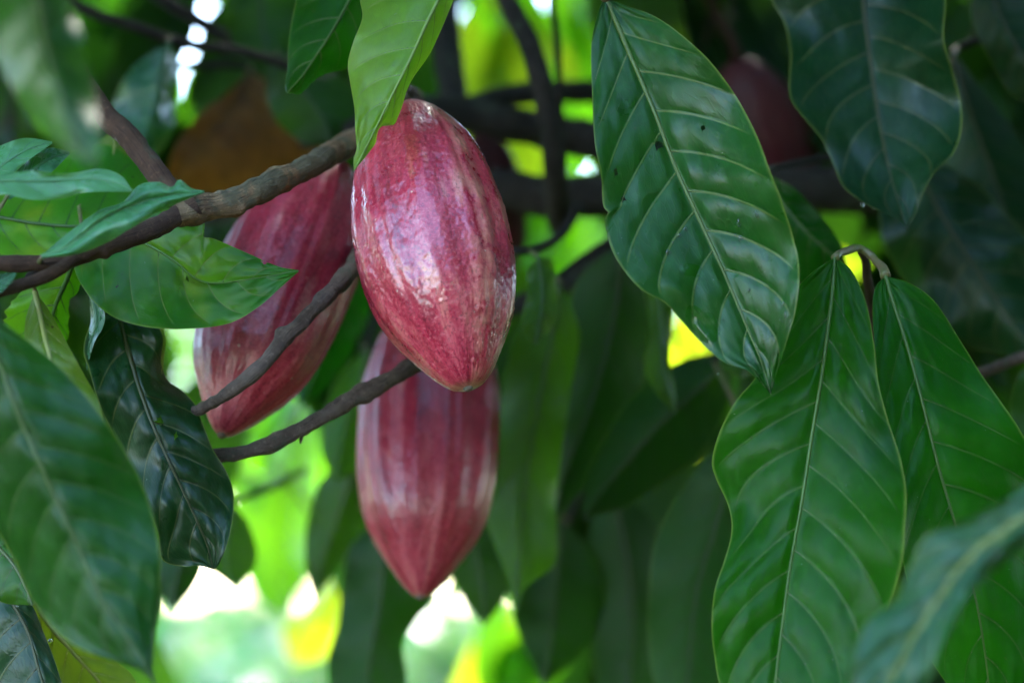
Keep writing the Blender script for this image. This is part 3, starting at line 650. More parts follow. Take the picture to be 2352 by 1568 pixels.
# torn lime leaf and yellowing leaf under the branch
l12 = leaf(br, 'lit', [(170, 600), (150, 650), (128, 700), (110, 770), (95, 860)], [(150, 600), (60, 660), (10, 720), (20, 800), (95, 860)], [(190, 600), (185, 640), (180, 672), (160, 690), (158, 740), (152, 790), (95, 860)], (1.50, 1.52, 1.53), dl=.01, dr=.01, nv=5, quilt=.0015, res=(56, 14), jag=.10, seed=3.)
petiole(l12, [(170, 602, 1.5, 6), (178, 596, 1.47, 6), (180, 588, 1.43, 7)])
l11 = leaf(br, 'yel', [(80, 668), (92, 720), (110, 800), (140, 900), (180, 980), (235, 1050)], [(80, 668), (58, 740), (60, 820), (80, 920), (140, 1000), (235, 1050)], [(80, 668), (118, 720), (160, 800), (196, 865), (225, 920), (242, 985), (235, 1050)], (1.43, 1.40, 1.39, 1.40), dl=.006, dr=.008, nv=8, quilt=.0022, res=(60, 14))
petiole(l11, [(80, 670, 1.43, 5), (78, 650, 1.425, 5), (85, 640, 1.41, 6)])

# ------------------------------------------------------------------ two bare twigs crossing the pods
tw = thing('bare_twig', 'bare grey twig slanting across the face of the slanting pod', 'twig', P(840, 570, 1.64))
tube('stem', [(860, 520, 1.72, 22), (825, 590, 1.60, 22), (790, 640, 1.54, 21), (740, 690, 1.505, 20), (690, 745, 1.49, 18), (655, 772, 1.48, 18), (620, 822, 1.47, 17), (570, 868, 1.465, 17), (520, 905, 1.47, 15), (470, 934, 1.50, 14), (400, 975, 1.55, 13)], B_grey, tw, seg=20, n=140, rough=.19,
     knots=[(.50, 2.4, .45, .018), (.50, 5.0, .25, .018), (.93, 2.2, .35, .02), (.72, .8, .2, .02)])
tw2 = thing('bare_twig', 'dark bare twig passing between the glossy pod and the dull hanging pod', 'twig', P(980, 800, 1.6))
tube('stem', [(1060, 770, 1.66, 20), (950, 838, 1.585, 21), (880, 880, 1.56, 20), (830, 905, 1.55, 20), (760, 945, 1.54, 19), (690, 985, 1.53, 18), (610, 1022, 1.525, 19), (540, 1042, 1.52, 18), (480, 1050, 1.52, 17), (400, 1075, 1.53, 16)], B_grey, tw2, seg=20, n=130, rough=.19,
     knots=[(.36, 2.5, .4, .02), (.36, 5.6, .3, .02), (.7, 1.2, .25, .02)])
tube('thorn_shoot', [(690, 985, 1.53, 7), (692, 1004, 1.53, 5), (690, 1018, 1.53, 2)], B_grey, tw2, seg=8)

# ------------------------------------------------------------------ big leaf with holes and drops
t1 = thing('leafy_twig', 'twig holding the big green leaf pecked with holes and beaded with water', 'twig', P(1300, -260, 1.50))
tube('stem', [(1180, -420, 1.62, 16), (1300, -260, 1.5, 15), (1380, -150, 1.47, 13)], B_red, t1, seg=12)
l1 = leaf(t1, 'main', [(1388, -6), (1402, 20), (1440, 110), (1500, 250), (1552, 385), (1600, 490), (1660, 620), (1715, 750), (1748, 830), (1771, 906)],
     [(1388, -6), (1370, 40), (1358, 110), (1360, 220), (1366, 330), (1380, 400), (1385, 470), (1397, 488), (1390, 505), (1400, 560), (1425, 610), (1472, 665), (1522, 692), (1560, 730), (1600, 775), (1660, 830), (1715, 850), (1748, 880), (1771, 906)],
     [(1388, -6), (1440, 14), (1500, 36), (1560, 76), (1630, 140), (1690, 220), (1738, 310), (1768, 390), (1795, 460), (1822, 545), (1836, 620), (1828, 710), (1808, 780), (1786, 850), (1771, 906)],
     (1.51, 1.475, 1.445, 1.42), dl=(-.0, -.02, -.025, -.015, .0), dr=(-.0, -.03, -.045, -.035, -.0), nv=9, quilt=.0055, wav=.008, nw=3.2, res=(170, 42), adv=.16, holes=((1512, 332, 9), (1615, 294, 6), (1415, 398, 4), (1431, 456, 5)), ribw=1.0)
petiole(l1, [(1391, 0, 1.498, 11), (1386, -40, 1.49, 10), (1382, -110, 1.475, 10), (1380, -148, 1.47, 12)])
def drop(parent, x, y, d, r, st=1.0):
    c = P(x, y, d); V = []; F = []; n = 10; m_ = 6
    vd = (CAM - c).normalized(); e1 = vd.cross(Vector((0, 0, 1))).normalized(); e2 = e1.cross(vd).normalized()
    rr = r * K * d
    for i in range(m_ + 1):
        ph = math.pi / 2 * i / m_
        for k in range(n):
            a = 2 * math.pi * k / n; wob = 1 + .25 * noise.noise(Vector((math.cos(a) * 1.2 + x, math.sin(a) * 1.2, y)))
            V.append(c + (e1 * math.cos(a) + e2 * math.sin(a) * st) * rr * math.cos(ph) * wob + vd * rr * .38 * math.sin(ph))
    for i in range(m_):
        for k in range(n): F.append((i * n + k, i * n + (k + 1) % n, (i + 1) * n + (k + 1) % n, (i + 1) * n + k))
    F.append(tuple(range(n - 1, -1, -1)))
    obj('water_drop', mesh('water_drop', V, F), M_water, parent)
def depth_at(lo, x, y):
    best = None
    for v in lo.data.vertices:
        q = proj(v.co); e = (q[0] - x) ** 2 + (q[1] - y) ** 2
        if best is None or e < best[0]: best = (e, q[2])
    return best[1]
for x, y, r, st in ((1698, 512, 5, 1.6), (1737, 492, 5, 1.2), (1702, 548, 5, 1.4), (1690, 540, 3, 1), (1560, 543, 6, 1), (1545, 560, 4, 1), (1600, 660, 3, 1), (1535, 580, 7, .8), (1722, 640, 4, 1.2), (1722, 668, 4, 1), (1800, 700, 5, 1.3), (1804, 722, 5, 1.2), (1794, 735, 4, 1), (1660, 735, 3, 1), (1650, 858, 3, 1), (1520, 605, 3, 1), (1575, 528, 4, 1.5)):
    drop(l1, x, y, depth_at(l1, x, y), r * 1.2, st)

# ------------------------------------------------------------------ dark wavy leaf, upper right
t2 = thing('leafy_twig', 'twig holding the dark wavy-edged leaf beside the hole-pecked one', 'twig', P(1900, -420, 1.7))
tube('stem', [(1700, -520, 1.8, 16), (1850, -440, 1.72, 15), (1965, -330, 1.68, 13)], B_red, t2, seg=12)
l2 = leaf(t2, 'dark', [(1968, -200), (1976, -100), (1985, 20), (1998, 130), (2018, 270), (2040, 380), (2062, 460), (2084, 526)],
     [(1968, -200), (1850, -150), (1775, -60), (1772, 0), (1800, 50), (1814, 120), (1812, 215), (1838, 262), (1885, 318), (1915, 380), (1938, 430), (1985, 466), (2035, 490), (2068, 510), (2084, 526)],
     [(1968, -200), (2070, -170), (2150, -90), (2172, 0), (2168, 90), (2190, 170), (2208, 240), (2208, 300), (2192, 350), (2150, 392), (2122, 440), (2104, 490), (2084, 526)],
     (1.68, 1.66, 1.63, 1.58), dl=-.015, dr=(-.0, -.03, -.04, -.03, -.0), nv=9, quilt=.003, wav=.016, nw=2.6, res=(120, 26), ribw=1.1)
petiole(l2, [(1968, -198, 1.68, 9), (1966, -260, 1.68, 9), (1965, -328, 1.68, 11)])
for x, y, r in ((2088, 366, 4), (1982, 472, 4), (2005, 540 - 60, 2)): drop(l2, x, y, depth_at(l2, x, y), r, 1.4)

# ------------------------------------------------------------------ the pair of long leaves at right on one arched shoot
t3 = thing('leafy_twig', 'arched brownish shoot with the pair of long fresh green leaves', 'twig', P(2010, 900, 1.62))
tube('stem', [(2060, 980, 1.75, 14), (2020, 800, 1.66, 14), (2003, 700, 1.60, 12), (1992, 640, 1.56, 11), (1988, 600, 1.535, 9), (1978, 578, 1.53, 9)], B_red, t3, seg=12)
tube('stem', [(1918, 592, 1.475, 10), (1928, 582, 1.49, 8), (1950, 575, 1.51, 9), (1972, 570, 1.525, 9), (1998, 584, 1.525, 9), (2012, 600, 1.52, 9), (2028, 616, 1.51, 11), (2034, 634, 1.50, 12)], M_stem, t3, seg=12, n=50, rough=.10, knots=[(.3, 2., .3, .03), (.6, 4., .3, .03)])
l3 = leaf(t3, 'mid', [(1917, 592), (1914, 650), (1904, 740), (1888, 860), (1865, 1000), (1842, 1150), (1815, 1300), (1795, 1450), (1780, 1580), (1770, 1760)],
     [(1917, 592), (1870, 622), (1830, 665), (1795, 760), (1740, 860), (1690, 920), (1655, 985), (1635, 1055), (1645, 1100), (1672, 1160), (1680, 1220), (1662, 1290), (1642, 1350), (1634, 1430), (1640, 1500), (1665, 1600), (1770, 1760)],
     [(1917, 592), (1955, 620), (1988, 690), (2006, 780), (2018, 880), (2042, 970), (2068, 1050), (2082, 1130), (2078, 1220), (2072, 1290), (2050, 1370), (2010, 1460), (1960, 1560), (1880, 1680), (1770, 1760)],
     (1.475, 1.45, 1.43, 1.41, 1.39), dl=(.0, .02, .02, .01, .0), dr=(.0, -.02, -.05, -.04, .0), nv=11, quilt=.0055, wav=.012, nw=2.8, res=(120, 28), ribw=.85)
l4 = leaf(t3, 'mid', [(2034, 634), (2050, 690), (2085, 800), (2120, 930), (2155, 1070), (2190, 1190), (2225, 1310), (2255, 1450), (2290, 1720)],
     [(2034, 634), (2010, 660), (2004, 720), (2012, 830), (2025, 950), (2045, 1080), (2060, 1200), (2080, 1320), (2130, 1500), (2290, 1720)],
     [(2034, 634), (2085, 648), (2145, 690), (2205, 780), (2255, 860), (2305, 930), (2345, 990), (2390, 1080), (2410, 1220), (2400, 1480), (2290, 1720)],
     (1.50, 1.47, 1.46, 1.46), dl=(.0, -.01, -.02, -.02, 0), dr=(.0, .02, .03, .02, 0), nv=10, quilt=.005, wav=.010, nw=2.4, res=(100, 24), ribw=.85)

# ------------------------------------------------------------------ near blurred leaves
t5 = thing('leafy_twig', 'twig with the curled blue-shining leaf showing its yellow edge', 'twig', P(2700, 1000, .98))
l5 = leaf(t5, 'blue', [(2620, 1030), (2480, 1120), (2352, 1190), (2240, 1270), (2160, 1370), (2090, 1480), (2040, 1580), (2000, 1680)],
     [(2620, 1030), (2460, 1060), (2352, 1118), (2235, 1185), (2140, 1222), (2100, 1275), (2060, 1375), (1995, 1425), (1955, 1530), (1950, 1620), (2000, 1680)],
     [(2620, 1030), (2500, 1150), (2370, 1240), (2295, 1300), (2225, 1365), (2172, 1460), (2130, 1568), (2080, 1650), (2000, 1680)],
     (1.10, 1.12, 1.13, 1.12), dl=.014, dr=-.012, nv=9, quilt=.006, wav=.01, nw=2, res=(70, 14), cpow=1., ribw=1.8)
petiole(l5, [(2618, 1030, 1.10, 9), (2660, 1010, 1.05, 9), (2700, 1000, .98, 11)])
tube('stem', [(2700, 900, .96, 12), (2700, 1000, .98, 13), (2740, 1200, 1.02, 14)], B_red, t5, seg=10)
t15 = thing('leafy_twig', 'twig with the out-of-focus drooping leaf above the brown branch', 'twig', P(60, -420, 1.04))
tube('stem', [(-120, -520, 1.06, 13), (60, -420, 1.04, 12)], B_red, t15, seg=10, n=8)
l15 = leaf(t15, 'deep', [(60, -300), (70, -150), (85, 0), (110, 130), (150, 260), (190, 340), (218, 392)],
     [(60, -300), (-60, -240), (-100, -100), (-60, 60), (0, 150), (45, 230), (90, 290), (150, 340), (218, 392)],
     [(60, -300), (120, -200), (145, -60), (165, 20), (195, 100), (215, 190), (222, 260), (230, 330), (218, 392)],
     (1.04, 1.05, 1.06, 1.05), dl=(.0, .03, .05, .04, 0), dr=(.0, .02, .03, .02, 0), nv=9, quilt=.003, wav=.012, res=(60, 14))
petiole(l15, [(60, -298, 1.04, 9), (58, -360, 1.04, 9), (60, -420, 1.04, 11)])
t9 = thing('leafy_twig', 'twig with the broad soft green leaf below the yellowing one', 'twig', P(-120, 560, 1.3))
tube('stem', [(-260, 520, 1.36, 14), (-120, 590, 1.30, 13), (-70, 660, 1.29, 10)], B_red, t9, seg=10, n=14)
l9 = leaf(t9, 'deep', [(-50, 700), (-20, 780), (5, 850), (48, 965), (105, 1095), (170, 1235), (238, 1385), (300, 1475), (340, 1540), (366, 1590)],
     [(-50, 700), (-150, 800), (-160, 950), (-110, 1080), (-20, 1200), (35, 1290), (70, 1370), (130, 1450), (210, 1500), (270, 1520), (330, 1545), (366, 1590)],
     [(-50, 700), (10, 742), (80, 795), (160, 865), (245, 970), (305, 1065), (345, 1160), (366, 1260), (368, 1350), (360, 1430), (352, 1500), (352, 1545), (366, 1590)],
     (1.30, 1.29, 1.28, 1.26), dl=(.0, .03, .04, .03, 0), dr=(.0, .02, .03, .02, 0), nv=10, quilt=.0045, wav=.008, res=(90, 22), ribw=.85)
petiole(l9, [(-50, 702, 1.30, 9), (-58, 680, 1.295, 9), (-70, 658, 1.29, 10)])
# ------------------------------------------------------------------ top leaves
t6 = thing('leafy_twig', 'twig with the bright lime leaf whose tip touches the glossy pod', 'twig', P(1060, -420, 1.5))
tube('stem', [(1180, -520, 1.6, 15), (1100, -440, 1.52, 14), (1056, -330, 1.48, 12)], B_red, t6, seg=10, n=16)
l6 = leaf(t6, 'fresh', [(1048, -240), (1040, -140), (1014, -20), (982, 50), (938, 145), (895, 230), (858, 305), (832, 355), (813, 393)],
     [(1048, -240), (950, -200), (870, -120), (828, -20), (832, 40), (812, 95), (799, 145), (804, 190), (814, 250), (816, 300), (819, 340), (812, 365), (813, 393)],
     [(1048, -240), (1085, -180), (1080, -90), (1040, 5), (1012, 72), (985, 128), (950, 178), (934, 210), (925, 240), (913, 272), (904, 287), (876, 291), (867, 305), (862, 330), (838, 362), (813, 393)],
     (1.48, 1.47, 1.45, 1.44), dl=(.01, .02, .02, .01, 0), dr=(.01, .025, .03, .02, 0), nv=9, quilt=.0024, wav=.006, nw=3.5, res=(120, 26), ribw=.9)
petiole(l6, [(1048, -238, 1.48, 9), (1052, -290, 1.48, 9), (1056, -332, 1.48, 11)])
l7 = leaf(t6, 'mid', [(860, -260), (850, -160), (820, -40), (770, 60), (725, 130), (690, 180), (658, 214)],
     [(860, -260), (760, -200), (700, -100), (680, 0), (668, 60), (662, 110), (660, 160), (654, 196), (658, 214)],
     [(860, -260), (920, -180), (920, -60), (880, 60), (815, 146), (750, 170), (718, 188), (690, 216), (658, 214)],
     (1.58, 1.57, 1.55, 1.53), dl=.02, dr=.03, nv=8, quilt=.002, wav=.006, res=(80, 18))
petiole(l7, [(860, -258, 1.58, 8), (900, -330, 1.57, 9), (1000, -400, 1.53, 10), (1100, -440, 1.52, 11)])
# ------------------------------------------------------------------ left bottom dark leaf
t10 = thing('leafy_twig', 'twig with the dark puckered leaf curling behind the soft green one', 'twig', P(330, 600, 1.56))
tube('stem', [(420, 560, 1.66, 10), (340, 620, 1.58, 10), (278, 690, 1.53, 9)], B_red, t10, seg=10, n=14)
l10 = leaf(t10, 'dark', [(272, 706), (285, 770), (305, 840), (325, 905), (345, 960), (375, 1030), (410, 1105), (450, 1190), (475, 1250), (490, 1306)],
     [(272, 706), (215, 735), (192, 800), (205, 850), (225, 920), (255, 990), (285, 1060), (330, 1150), (362, 1220), (372, 1284), (420, 1300), (455, 1298), (490, 1306)],
     [(272, 706), (340, 730), (374, 770), (370, 830), (385, 872), (420, 898), (448, 928), (465, 970), (490, 1032), (520, 1082), (536, 1130), (534, 1195), (520, 1255), (500, 1300), (490, 1306)],
     (1.53, 1.50, 1.485, 1.48), dl=(.0, .01, .015, .0, 0), dr=(.0, .015, .025, .01, 0), nv=8, quilt=.0048, wav=.012, nw=2.6, res=(110, 24), holes=((368, 968, 8), (404, 1000, 5)))
l10b = leaf(t10, 'yel', [(262, 700), (300, 735), (350, 770), (368, 840), (372, 900)], [(262, 700), (290, 745), (335, 800), (355, 850), (372, 900)], [(262, 700), (330, 715), (378, 760), (376, 830), (372, 900)], (1.54, 1.53, 1.52), nv=5, res=(40, 10), jag=.06)
l10c = leaf(t10, 'gloss', [(195, 655), (215, 690), (222, 740), (205, 800), (200, 850)], [(195, 655), (205, 690), (208, 740), (196, 800), (200, 850)], [(195, 655), (230, 685), (240, 740), (215, 790), (200, 850)], (1.52, 1.51, 1.52), dl=.02, dr=-.015, nv=5, res=(40, 10), jag=.08, cpow=1.)
for l_, a in ((l10, (272, 708, 1.53)), (l10b, (264, 701, 1.54)), (l10c, (196, 657, 1.52))): petiole(l_, [a + (6,), ((a[0] + 278) / 2, a[1] - 8, 1.53, 6), (280, 690, 1.53, 7)])
t10d = thing('leafy_twig', 'twig low down with dark wet leaves under the broad soft green leaf', 'twig', P(-140, 1150, 1.5))
tube('stem', [(-260, 1080, 1.56, 12), (-140, 1150, 1.5, 11), (-60, 1200, 1.48, 9)], B_red, t10d, seg=10, n=12)
a1 = leaf(t10d, 'olive', [(-60, 1210), (0, 1260), (40, 1310), (75, 1390)], [(-60, 1210), (-60, 1320), (0, 1380), (75, 1390)], [(-60, 1210), (10, 1200), (50, 1270), (85, 1360), (75, 1390)], (1.48, 1.45, 1.43), nv=5, quilt=.003, res=(50, 12))
a2 = leaf(t10d, 'dark', [(-60, 1250), (0, 1340), (60, 1440), (90, 1540), (130, 1680)], [(-60, 1250), (-120, 1400), (-60, 1560), (40, 1640), (130, 1680)], [(-60, 1250), (60, 1370), (100, 1450), (140, 1560), (150, 1640), (130, 1680)], (1.50, 1.48, 1.46), nv=7, quilt=.003, res=(50, 12))
a3 = leaf(t10d, 'yel', [(60, 1340), (110, 1430), (170, 1500), (240, 1580), (300, 1680)], [(60, 1340), (80, 1450), (120, 1560), (180, 1650), (300, 1680)], [(60, 1340), (160, 1420), (250, 1500), (310, 1560), (330, 1640), (300, 1680)], (1.50, 1.52, 1.54), nv=7, quilt=.002, res=(50, 12))
for l_, a in ((a1, (-58, 1211, 1.48)), (a2, (-58, 1252, 1.5)), (a3, (62, 1341, 1.5))): petiole(l_, [a + (6,), ((a[0] - 60) / 2, (a[1] + 1205) / 2 - 6, 1.49, 6), (-60, 1200, 1.48, 7)])
for x, y, r in ((98, 1345, 3), (108, 1400, 4), (116, 1470, 5), (15, 1365, 4), (40, 1392, 3)): drop(a2, x, y, 1.455, r)

# ------------------------------------------------------------------ leaves hanging in the middle distance, right of the pods
t19 = thing('leafy_twig', 'thin curved shoot with one small pale drooping leaf beside the glossy pod', 'twig', P(1290, 510, 1.9))
tube('stem', [(1330, 470, 2.0, 14), (1300, 525, 1.86, 12), (1260, 560, 1.78, 11), (1215, 575, 1.74, 10), (1180, 576, 1.74, 9), (1120, 560, 1.80, 8)], B_dark, t19, seg=10, n=40)
l19 = leaf(t19, 'lime', [(1236, 590), (1244, 640), (1246, 690), (1240, 740), (1232, 792)], [(1236, 590), (1212, 620), (1210, 680), (1198, 735), (1210, 775), (1232, 792)], [(1236, 590), (1270, 600), (1276, 650), (1282, 710), (1270, 752), (1232, 792)], (1.72, 1.70, 1.69), dl=.012, dr=.02, nv=5, quilt=.003, res=(50, 12))
petiole(l19, [(1236, 592, 1.72, 5), (1225, 580, 1.73, 5), (1212, 576, 1.74, 6)])
def hang(label, stem, leaves, cat='twig', nm='leafy_twig', mat=None):
    t_ = thing(nm, label, cat, P(*stem[0][:3])); tube('stem', stem, mat or B_dark, t_, seg=10, n=24)
    for L_ in leaves:
        kw = dict(L_); kind, mid_, le, ri, d = kw.pop('a'); kw.setdefault('res', (48, 12)); kw.setdefault('veins', True)
        lb = leaf(t_, kind, mid_, le, ri, d, **kw)
        e = min((cr(stem, 40)[i] for i in range(41)), key=lambda q: (q[0] - mid_[0][0]) ** 2 + (q[1] - mid_[0][1]) ** 2)
        petiole(lb, [(mid_[0][0], mid_[0][1], d[0], 6), ((mid_[0][0] + e[0]) / 2, (mid_[0][1] + e[1]) / 2 - 4, (d[0] + e[2]) / 2, 6), (e[0], e[1], e[2], 6)])
    return t_
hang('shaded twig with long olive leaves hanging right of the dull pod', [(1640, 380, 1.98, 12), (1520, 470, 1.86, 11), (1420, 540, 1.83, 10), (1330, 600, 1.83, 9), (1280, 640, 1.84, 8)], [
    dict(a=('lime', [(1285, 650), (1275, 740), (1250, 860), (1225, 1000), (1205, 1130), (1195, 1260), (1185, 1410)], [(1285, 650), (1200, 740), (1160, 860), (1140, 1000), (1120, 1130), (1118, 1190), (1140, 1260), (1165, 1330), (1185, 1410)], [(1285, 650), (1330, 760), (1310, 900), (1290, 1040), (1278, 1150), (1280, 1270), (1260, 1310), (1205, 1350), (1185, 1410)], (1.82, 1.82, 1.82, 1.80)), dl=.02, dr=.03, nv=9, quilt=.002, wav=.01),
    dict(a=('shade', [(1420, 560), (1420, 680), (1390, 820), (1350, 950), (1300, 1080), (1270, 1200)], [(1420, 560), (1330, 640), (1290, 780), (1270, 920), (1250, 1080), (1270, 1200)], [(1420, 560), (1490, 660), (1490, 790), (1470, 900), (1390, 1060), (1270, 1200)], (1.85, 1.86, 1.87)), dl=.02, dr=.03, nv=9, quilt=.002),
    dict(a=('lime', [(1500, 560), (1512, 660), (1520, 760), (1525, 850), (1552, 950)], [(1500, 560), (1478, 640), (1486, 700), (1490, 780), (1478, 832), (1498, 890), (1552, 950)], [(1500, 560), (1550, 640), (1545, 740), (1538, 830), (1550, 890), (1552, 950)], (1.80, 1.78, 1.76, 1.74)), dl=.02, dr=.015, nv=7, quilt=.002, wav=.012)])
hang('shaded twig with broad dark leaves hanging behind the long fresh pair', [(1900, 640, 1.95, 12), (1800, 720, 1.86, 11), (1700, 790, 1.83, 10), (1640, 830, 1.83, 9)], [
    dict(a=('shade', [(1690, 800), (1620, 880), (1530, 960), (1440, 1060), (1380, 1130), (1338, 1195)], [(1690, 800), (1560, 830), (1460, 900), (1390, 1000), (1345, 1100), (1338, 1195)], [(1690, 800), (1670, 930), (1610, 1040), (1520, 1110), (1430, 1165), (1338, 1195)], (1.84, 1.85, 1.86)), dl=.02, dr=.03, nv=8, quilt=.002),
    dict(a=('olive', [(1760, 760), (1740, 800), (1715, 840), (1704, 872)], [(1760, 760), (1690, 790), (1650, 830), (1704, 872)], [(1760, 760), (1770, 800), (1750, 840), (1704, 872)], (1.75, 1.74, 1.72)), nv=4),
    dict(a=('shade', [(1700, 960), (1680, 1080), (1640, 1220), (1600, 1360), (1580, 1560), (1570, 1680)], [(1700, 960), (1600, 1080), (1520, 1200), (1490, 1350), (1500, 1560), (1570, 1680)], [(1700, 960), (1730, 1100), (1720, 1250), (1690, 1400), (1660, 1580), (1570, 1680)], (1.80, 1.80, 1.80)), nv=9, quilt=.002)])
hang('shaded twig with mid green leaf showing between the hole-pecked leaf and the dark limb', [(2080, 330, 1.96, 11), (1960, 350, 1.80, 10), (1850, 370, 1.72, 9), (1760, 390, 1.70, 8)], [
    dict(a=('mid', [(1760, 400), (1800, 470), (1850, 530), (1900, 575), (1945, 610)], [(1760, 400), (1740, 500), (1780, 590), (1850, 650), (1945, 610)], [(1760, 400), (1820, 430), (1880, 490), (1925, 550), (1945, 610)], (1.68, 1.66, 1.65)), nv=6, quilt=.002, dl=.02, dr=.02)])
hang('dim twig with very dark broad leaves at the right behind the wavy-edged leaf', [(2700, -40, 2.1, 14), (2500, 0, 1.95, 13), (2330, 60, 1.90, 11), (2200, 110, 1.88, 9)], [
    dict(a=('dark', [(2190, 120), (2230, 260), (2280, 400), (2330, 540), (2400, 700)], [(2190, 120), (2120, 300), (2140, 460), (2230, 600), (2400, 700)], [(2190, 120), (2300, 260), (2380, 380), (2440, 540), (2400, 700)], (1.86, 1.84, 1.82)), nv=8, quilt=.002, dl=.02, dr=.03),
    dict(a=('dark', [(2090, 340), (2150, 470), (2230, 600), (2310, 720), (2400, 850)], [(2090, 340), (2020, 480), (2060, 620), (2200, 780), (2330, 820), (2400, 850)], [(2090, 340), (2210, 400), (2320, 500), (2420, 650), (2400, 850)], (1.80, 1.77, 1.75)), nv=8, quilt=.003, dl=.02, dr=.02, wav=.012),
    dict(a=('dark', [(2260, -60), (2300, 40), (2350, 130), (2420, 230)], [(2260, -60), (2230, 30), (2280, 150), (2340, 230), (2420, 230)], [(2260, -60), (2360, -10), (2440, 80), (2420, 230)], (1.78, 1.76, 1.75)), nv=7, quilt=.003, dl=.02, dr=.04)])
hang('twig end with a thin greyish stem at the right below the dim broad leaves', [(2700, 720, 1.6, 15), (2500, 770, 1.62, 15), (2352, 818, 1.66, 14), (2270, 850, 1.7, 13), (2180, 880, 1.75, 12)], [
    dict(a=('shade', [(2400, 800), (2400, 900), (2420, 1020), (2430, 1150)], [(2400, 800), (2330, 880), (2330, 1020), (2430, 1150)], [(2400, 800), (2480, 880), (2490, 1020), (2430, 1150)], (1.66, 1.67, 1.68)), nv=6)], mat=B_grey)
# upright brown shoots in front of the dark limbs
sh = thing('bare_shoot', 'smooth brown upright shoot crossing in front of the black limbs', 'shoot', P(1290, 495, 1.9))
tube('stem', [(1120, -120, 1.88, 20), (1165, 0, 1.86, 22), (1215, 100, 1.85, 24), (1245, 200, 1.85, 25), (1266, 300, 1.86, 26), (1276, 400, 1.88, 27), (1282, 480, 1.92, 30), (1285, 520, 1.98, 26)], B_dark, sh, seg=18, n=90, rough=.05, knots=[(.5, 2., .2, .02)])
sh2 = thing('bare_shoot', 'thin dark upright shoot beside the smooth brown one', 'shoot', P(1290, 300, 1.95))
tube('stem', [(1258, -120, 1.9, 8), (1268, 0, 1.9, 8), (1280, 100, 1.9, 9), (1284, 200, 1.91, 9), (1286, 300, 1.93, 10), (1290, 330, 2.0, 10)], B_dark, sh2, seg=10, n=50)
# ------------------------------------------------------------------ upper left background
hang('blurred dark twig in the upper left with a glossy strap-like leaf', [(100, -60, 1.95, 14), (180, 15, 1.92, 14), (320, 65, 1.9, 13), (420, 100, 1.9, 13), (560, 120, 1.9, 12), (700, 165, 1.92, 11), (820, 200, 1.98, 10)], [
    dict(a=('gloss', [(390, 95), (372, 160), (355, 240), (330, 320), (320, 400)], [(390, 95), (300, 160), (260, 240), (260, 330), (320, 400)], [(390, 95), (410, 150), (405, 230), (390, 320), (320, 400)], (1.88, 1.87, 1.85)), dl=.03, dr=.04, nv=8, quilt=.004, wav=.01)])
hang('blurred dark twig slanting down past the drooping leaf tips', [(280, -90, 2.0, 16), (360, -10, 1.98, 16), (450, 45, 1.97, 16), (530, 95, 1.97, 15), (620, 130, 1.99, 13), (760, 210, 2.0, 10)], [
    dict(a=('shade', [(640, 120), (680, 180), (720, 240), (750, 290), (760, 335)], [(640, 120), (610, 190), (630, 270), (690, 325), (760, 335)], [(640, 120), (740, 150), (820, 210), (830, 280), (760, 335)], (1.92, 1.90, 1.88)), dl=.02, dr=.02, nv=6, quilt=.002),
    dict(a=('shade', [(600, -60), (600, 30), (610, 100), (640, 200)], [(600, -60), (520, 20), (550, 120), (640, 200)], [(600, -60), (690, 0), (690, 110), (640, 200)], (1.96, 1.95, 1.94)), nv=6)])
hang('thin dark twig with the hanging dry orange-brown leaf', [(380, 155, 2.06, 10), (470, 150, 2.06, 10), (560, 150, 2.06, 11), (640, 170, 2.1, 10)], [
    dict(a=('dry', [(572, 165), (545, 230), (500, 290), (450, 350), (410, 400), (395, 450)], [(572, 165), (520, 215), (460, 260), (405, 330), (386, 390), (395, 450)], [(572, 165), (660, 215), (735, 310), (720, 410), (560, 470), (395, 450)], (2.04, 2.0, 1.97, 1.96)), dl=-.01, dr=.05, nv=7, quilt=.002)])
# ------------------------------------------------------------------ sunlit leaves beyond, lower left and centre
hang('sunlit twig with glowing lime leaves below the dark bare twig', [(760, 820, 2.9, 10), (700, 900, 2.85, 9), (660, 960, 2.82, 8), (600, 1040, 2.8, 7)], [
    dict(a=('sunny', [(690, 900), (670, 1020), (650, 1140), (640, 1260), (650, 1420)], [(690, 900), (640, 960), (620, 1060), (600, 1130), (560, 1070), (535, 1090), (540, 1200), (560, 1310), (600, 1380), (650, 1420)], [(690, 900), (725, 1000), (725, 1120), (715, 1240), (700, 1330), (650, 1420)], (2.82, 2.80, 2.78)), nv=7, dl=.03, dr=.04),
    dict(a=('sunyel', [(780, 1250), (770, 1320), (745, 1390), (710, 1460), (670, 1530)], [(780, 1250), (745, 1330), (700, 1390), (650, 1440), (670, 1530)], [(780, 1250), (795, 1320), (785, 1410), (750, 1500), (670, 1530)], (2.80, 2.82, 2.84)), nv=6, dl=.03, dr=.03)])
hang('thin twig with small olive leaves under the dark puckered leaf', [(700, 1080, 2.2, 8), (620, 1120, 2.05, 8), (540, 1150, 1.95, 7), (440, 1190, 1.92, 6)], [
    dict(a=('lime', [(535, 1155), (525, 1220), (520, 1290), (540, 1350)], [(535, 1155), (480, 1210), (468, 1290), (540, 1350)], [(535, 1155), (575, 1210), (588, 1290), (540, 1350)], (1.95, 1.94, 1.93)), nv=5, dl=.02, dr=.02),
    dict(a=('shade', [(445, 1190), (425, 1260), (405, 1330), (395, 1400)], [(445, 1190), (370, 1260), (360, 1340), (395, 1400)], [(445, 1190), (470, 1270), (450, 1340), (395, 1400)], (1.93, 1.92, 1.91)), nv=5, dl=.02, dr=.02)])
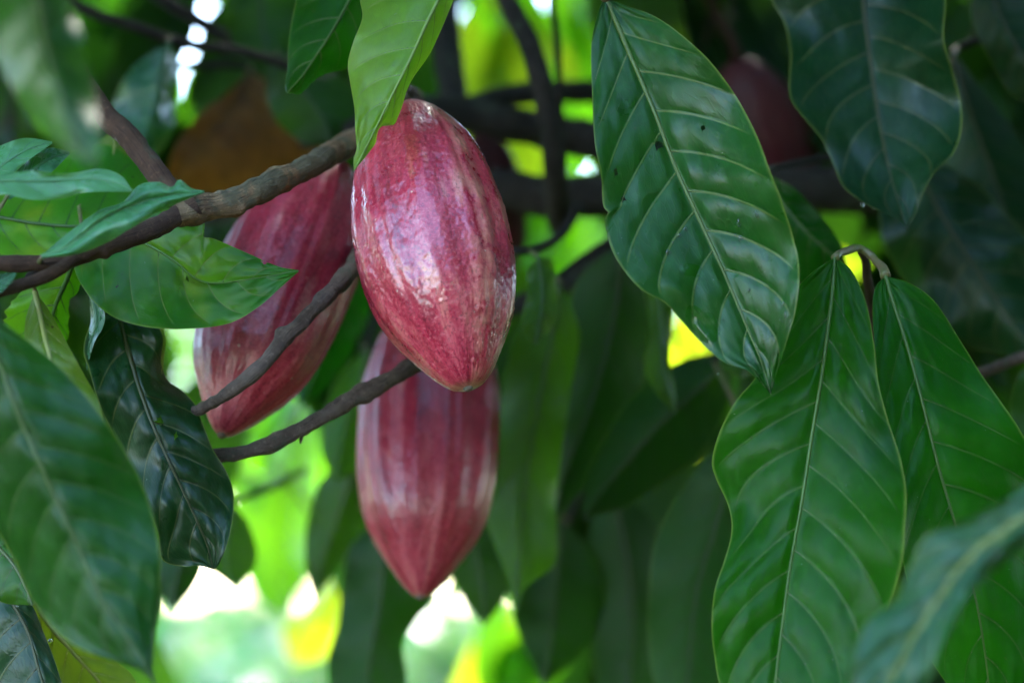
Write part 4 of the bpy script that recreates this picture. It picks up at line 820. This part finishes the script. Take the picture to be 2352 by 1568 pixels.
hang('shaded twig with green leaves beside and below the dull hanging pod', [(900, 640, 2.15, 11), (860, 740, 2.05, 10), (830, 820, 2.0, 9), (810, 920, 2.0, 8), (800, 1040, 2.02, 7), (810, 1160, 2.05, 6)], [
    dict(a=('lime', [(842, 800), (830, 880), (800, 960), (780, 1030), (770, 1105)], [(842, 800), (780, 860), (745, 950), (740, 1040), (770, 1105)], [(842, 800), (890, 880), (870, 980), (830, 1070), (770, 1105)], (1.98, 1.97, 1.96)), nv=7, dl=.02, dr=.02),
    dict(a=('mid', [(830, 600), (800, 680), (760, 770), (720, 860), (690, 935)], [(830, 600), (760, 680), (700, 780), (672, 880), (690, 935)], [(830, 600), (850, 700), (810, 800), (750, 890), (690, 935)], (2.0, 1.99, 1.97)), nv=7, dl=.02, dr=.02),
    dict(a=('olive', [(815, 1030), (800, 1110), (770, 1200), (740, 1290), (722, 1375)], [(815, 1030), (740, 1100), (705, 1200), (702, 1300), (722, 1375)], [(815, 1030), (850, 1120), (830, 1220), (780, 1300), (722, 1375)], (2.02, 2.02, 2.02)), nv=7, dl=.02, dr=.02),
    dict(a=('shade', [(880, 1180), (880, 1290), (870, 1400), (850, 1520), (840, 1680)], [(880, 1180), (800, 1260), (785, 1360), (775, 1440), (752, 1520), (770, 1620), (840, 1680)], [(880, 1180), (960, 1260), (1000, 1360), (960, 1420), (925, 1480), (930, 1580), (840, 1680)], (1.98, 1.97, 1.96)), nv=8, dl=.02, dr=.03),
    dict(a=('shade', [(1060, 1130), (1080, 1210), (1100, 1290), (1110, 1360), (1112, 1436)], [(1060, 1130), (1020, 1230), (1035, 1310), (1075, 1390), (1112, 1436)], [(1060, 1130), (1130, 1190), (1170, 1290), (1160, 1370), (1112, 1436)], (2.0, 1.99, 1.98)), nv=6, dl=.02, dr=.02)])
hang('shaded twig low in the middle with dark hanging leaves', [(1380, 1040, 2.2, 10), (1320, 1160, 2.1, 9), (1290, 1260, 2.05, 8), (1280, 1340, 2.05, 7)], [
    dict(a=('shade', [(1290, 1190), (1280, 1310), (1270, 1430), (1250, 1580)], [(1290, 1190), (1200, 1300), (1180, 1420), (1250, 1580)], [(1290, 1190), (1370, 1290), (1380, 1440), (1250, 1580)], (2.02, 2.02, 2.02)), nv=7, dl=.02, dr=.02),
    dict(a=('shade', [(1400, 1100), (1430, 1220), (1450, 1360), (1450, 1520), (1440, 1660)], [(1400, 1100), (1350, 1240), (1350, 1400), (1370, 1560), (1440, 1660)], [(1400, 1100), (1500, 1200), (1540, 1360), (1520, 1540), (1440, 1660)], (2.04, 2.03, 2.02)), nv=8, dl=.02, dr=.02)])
# ------------------------------------------------------------------ twigs filling the shade behind
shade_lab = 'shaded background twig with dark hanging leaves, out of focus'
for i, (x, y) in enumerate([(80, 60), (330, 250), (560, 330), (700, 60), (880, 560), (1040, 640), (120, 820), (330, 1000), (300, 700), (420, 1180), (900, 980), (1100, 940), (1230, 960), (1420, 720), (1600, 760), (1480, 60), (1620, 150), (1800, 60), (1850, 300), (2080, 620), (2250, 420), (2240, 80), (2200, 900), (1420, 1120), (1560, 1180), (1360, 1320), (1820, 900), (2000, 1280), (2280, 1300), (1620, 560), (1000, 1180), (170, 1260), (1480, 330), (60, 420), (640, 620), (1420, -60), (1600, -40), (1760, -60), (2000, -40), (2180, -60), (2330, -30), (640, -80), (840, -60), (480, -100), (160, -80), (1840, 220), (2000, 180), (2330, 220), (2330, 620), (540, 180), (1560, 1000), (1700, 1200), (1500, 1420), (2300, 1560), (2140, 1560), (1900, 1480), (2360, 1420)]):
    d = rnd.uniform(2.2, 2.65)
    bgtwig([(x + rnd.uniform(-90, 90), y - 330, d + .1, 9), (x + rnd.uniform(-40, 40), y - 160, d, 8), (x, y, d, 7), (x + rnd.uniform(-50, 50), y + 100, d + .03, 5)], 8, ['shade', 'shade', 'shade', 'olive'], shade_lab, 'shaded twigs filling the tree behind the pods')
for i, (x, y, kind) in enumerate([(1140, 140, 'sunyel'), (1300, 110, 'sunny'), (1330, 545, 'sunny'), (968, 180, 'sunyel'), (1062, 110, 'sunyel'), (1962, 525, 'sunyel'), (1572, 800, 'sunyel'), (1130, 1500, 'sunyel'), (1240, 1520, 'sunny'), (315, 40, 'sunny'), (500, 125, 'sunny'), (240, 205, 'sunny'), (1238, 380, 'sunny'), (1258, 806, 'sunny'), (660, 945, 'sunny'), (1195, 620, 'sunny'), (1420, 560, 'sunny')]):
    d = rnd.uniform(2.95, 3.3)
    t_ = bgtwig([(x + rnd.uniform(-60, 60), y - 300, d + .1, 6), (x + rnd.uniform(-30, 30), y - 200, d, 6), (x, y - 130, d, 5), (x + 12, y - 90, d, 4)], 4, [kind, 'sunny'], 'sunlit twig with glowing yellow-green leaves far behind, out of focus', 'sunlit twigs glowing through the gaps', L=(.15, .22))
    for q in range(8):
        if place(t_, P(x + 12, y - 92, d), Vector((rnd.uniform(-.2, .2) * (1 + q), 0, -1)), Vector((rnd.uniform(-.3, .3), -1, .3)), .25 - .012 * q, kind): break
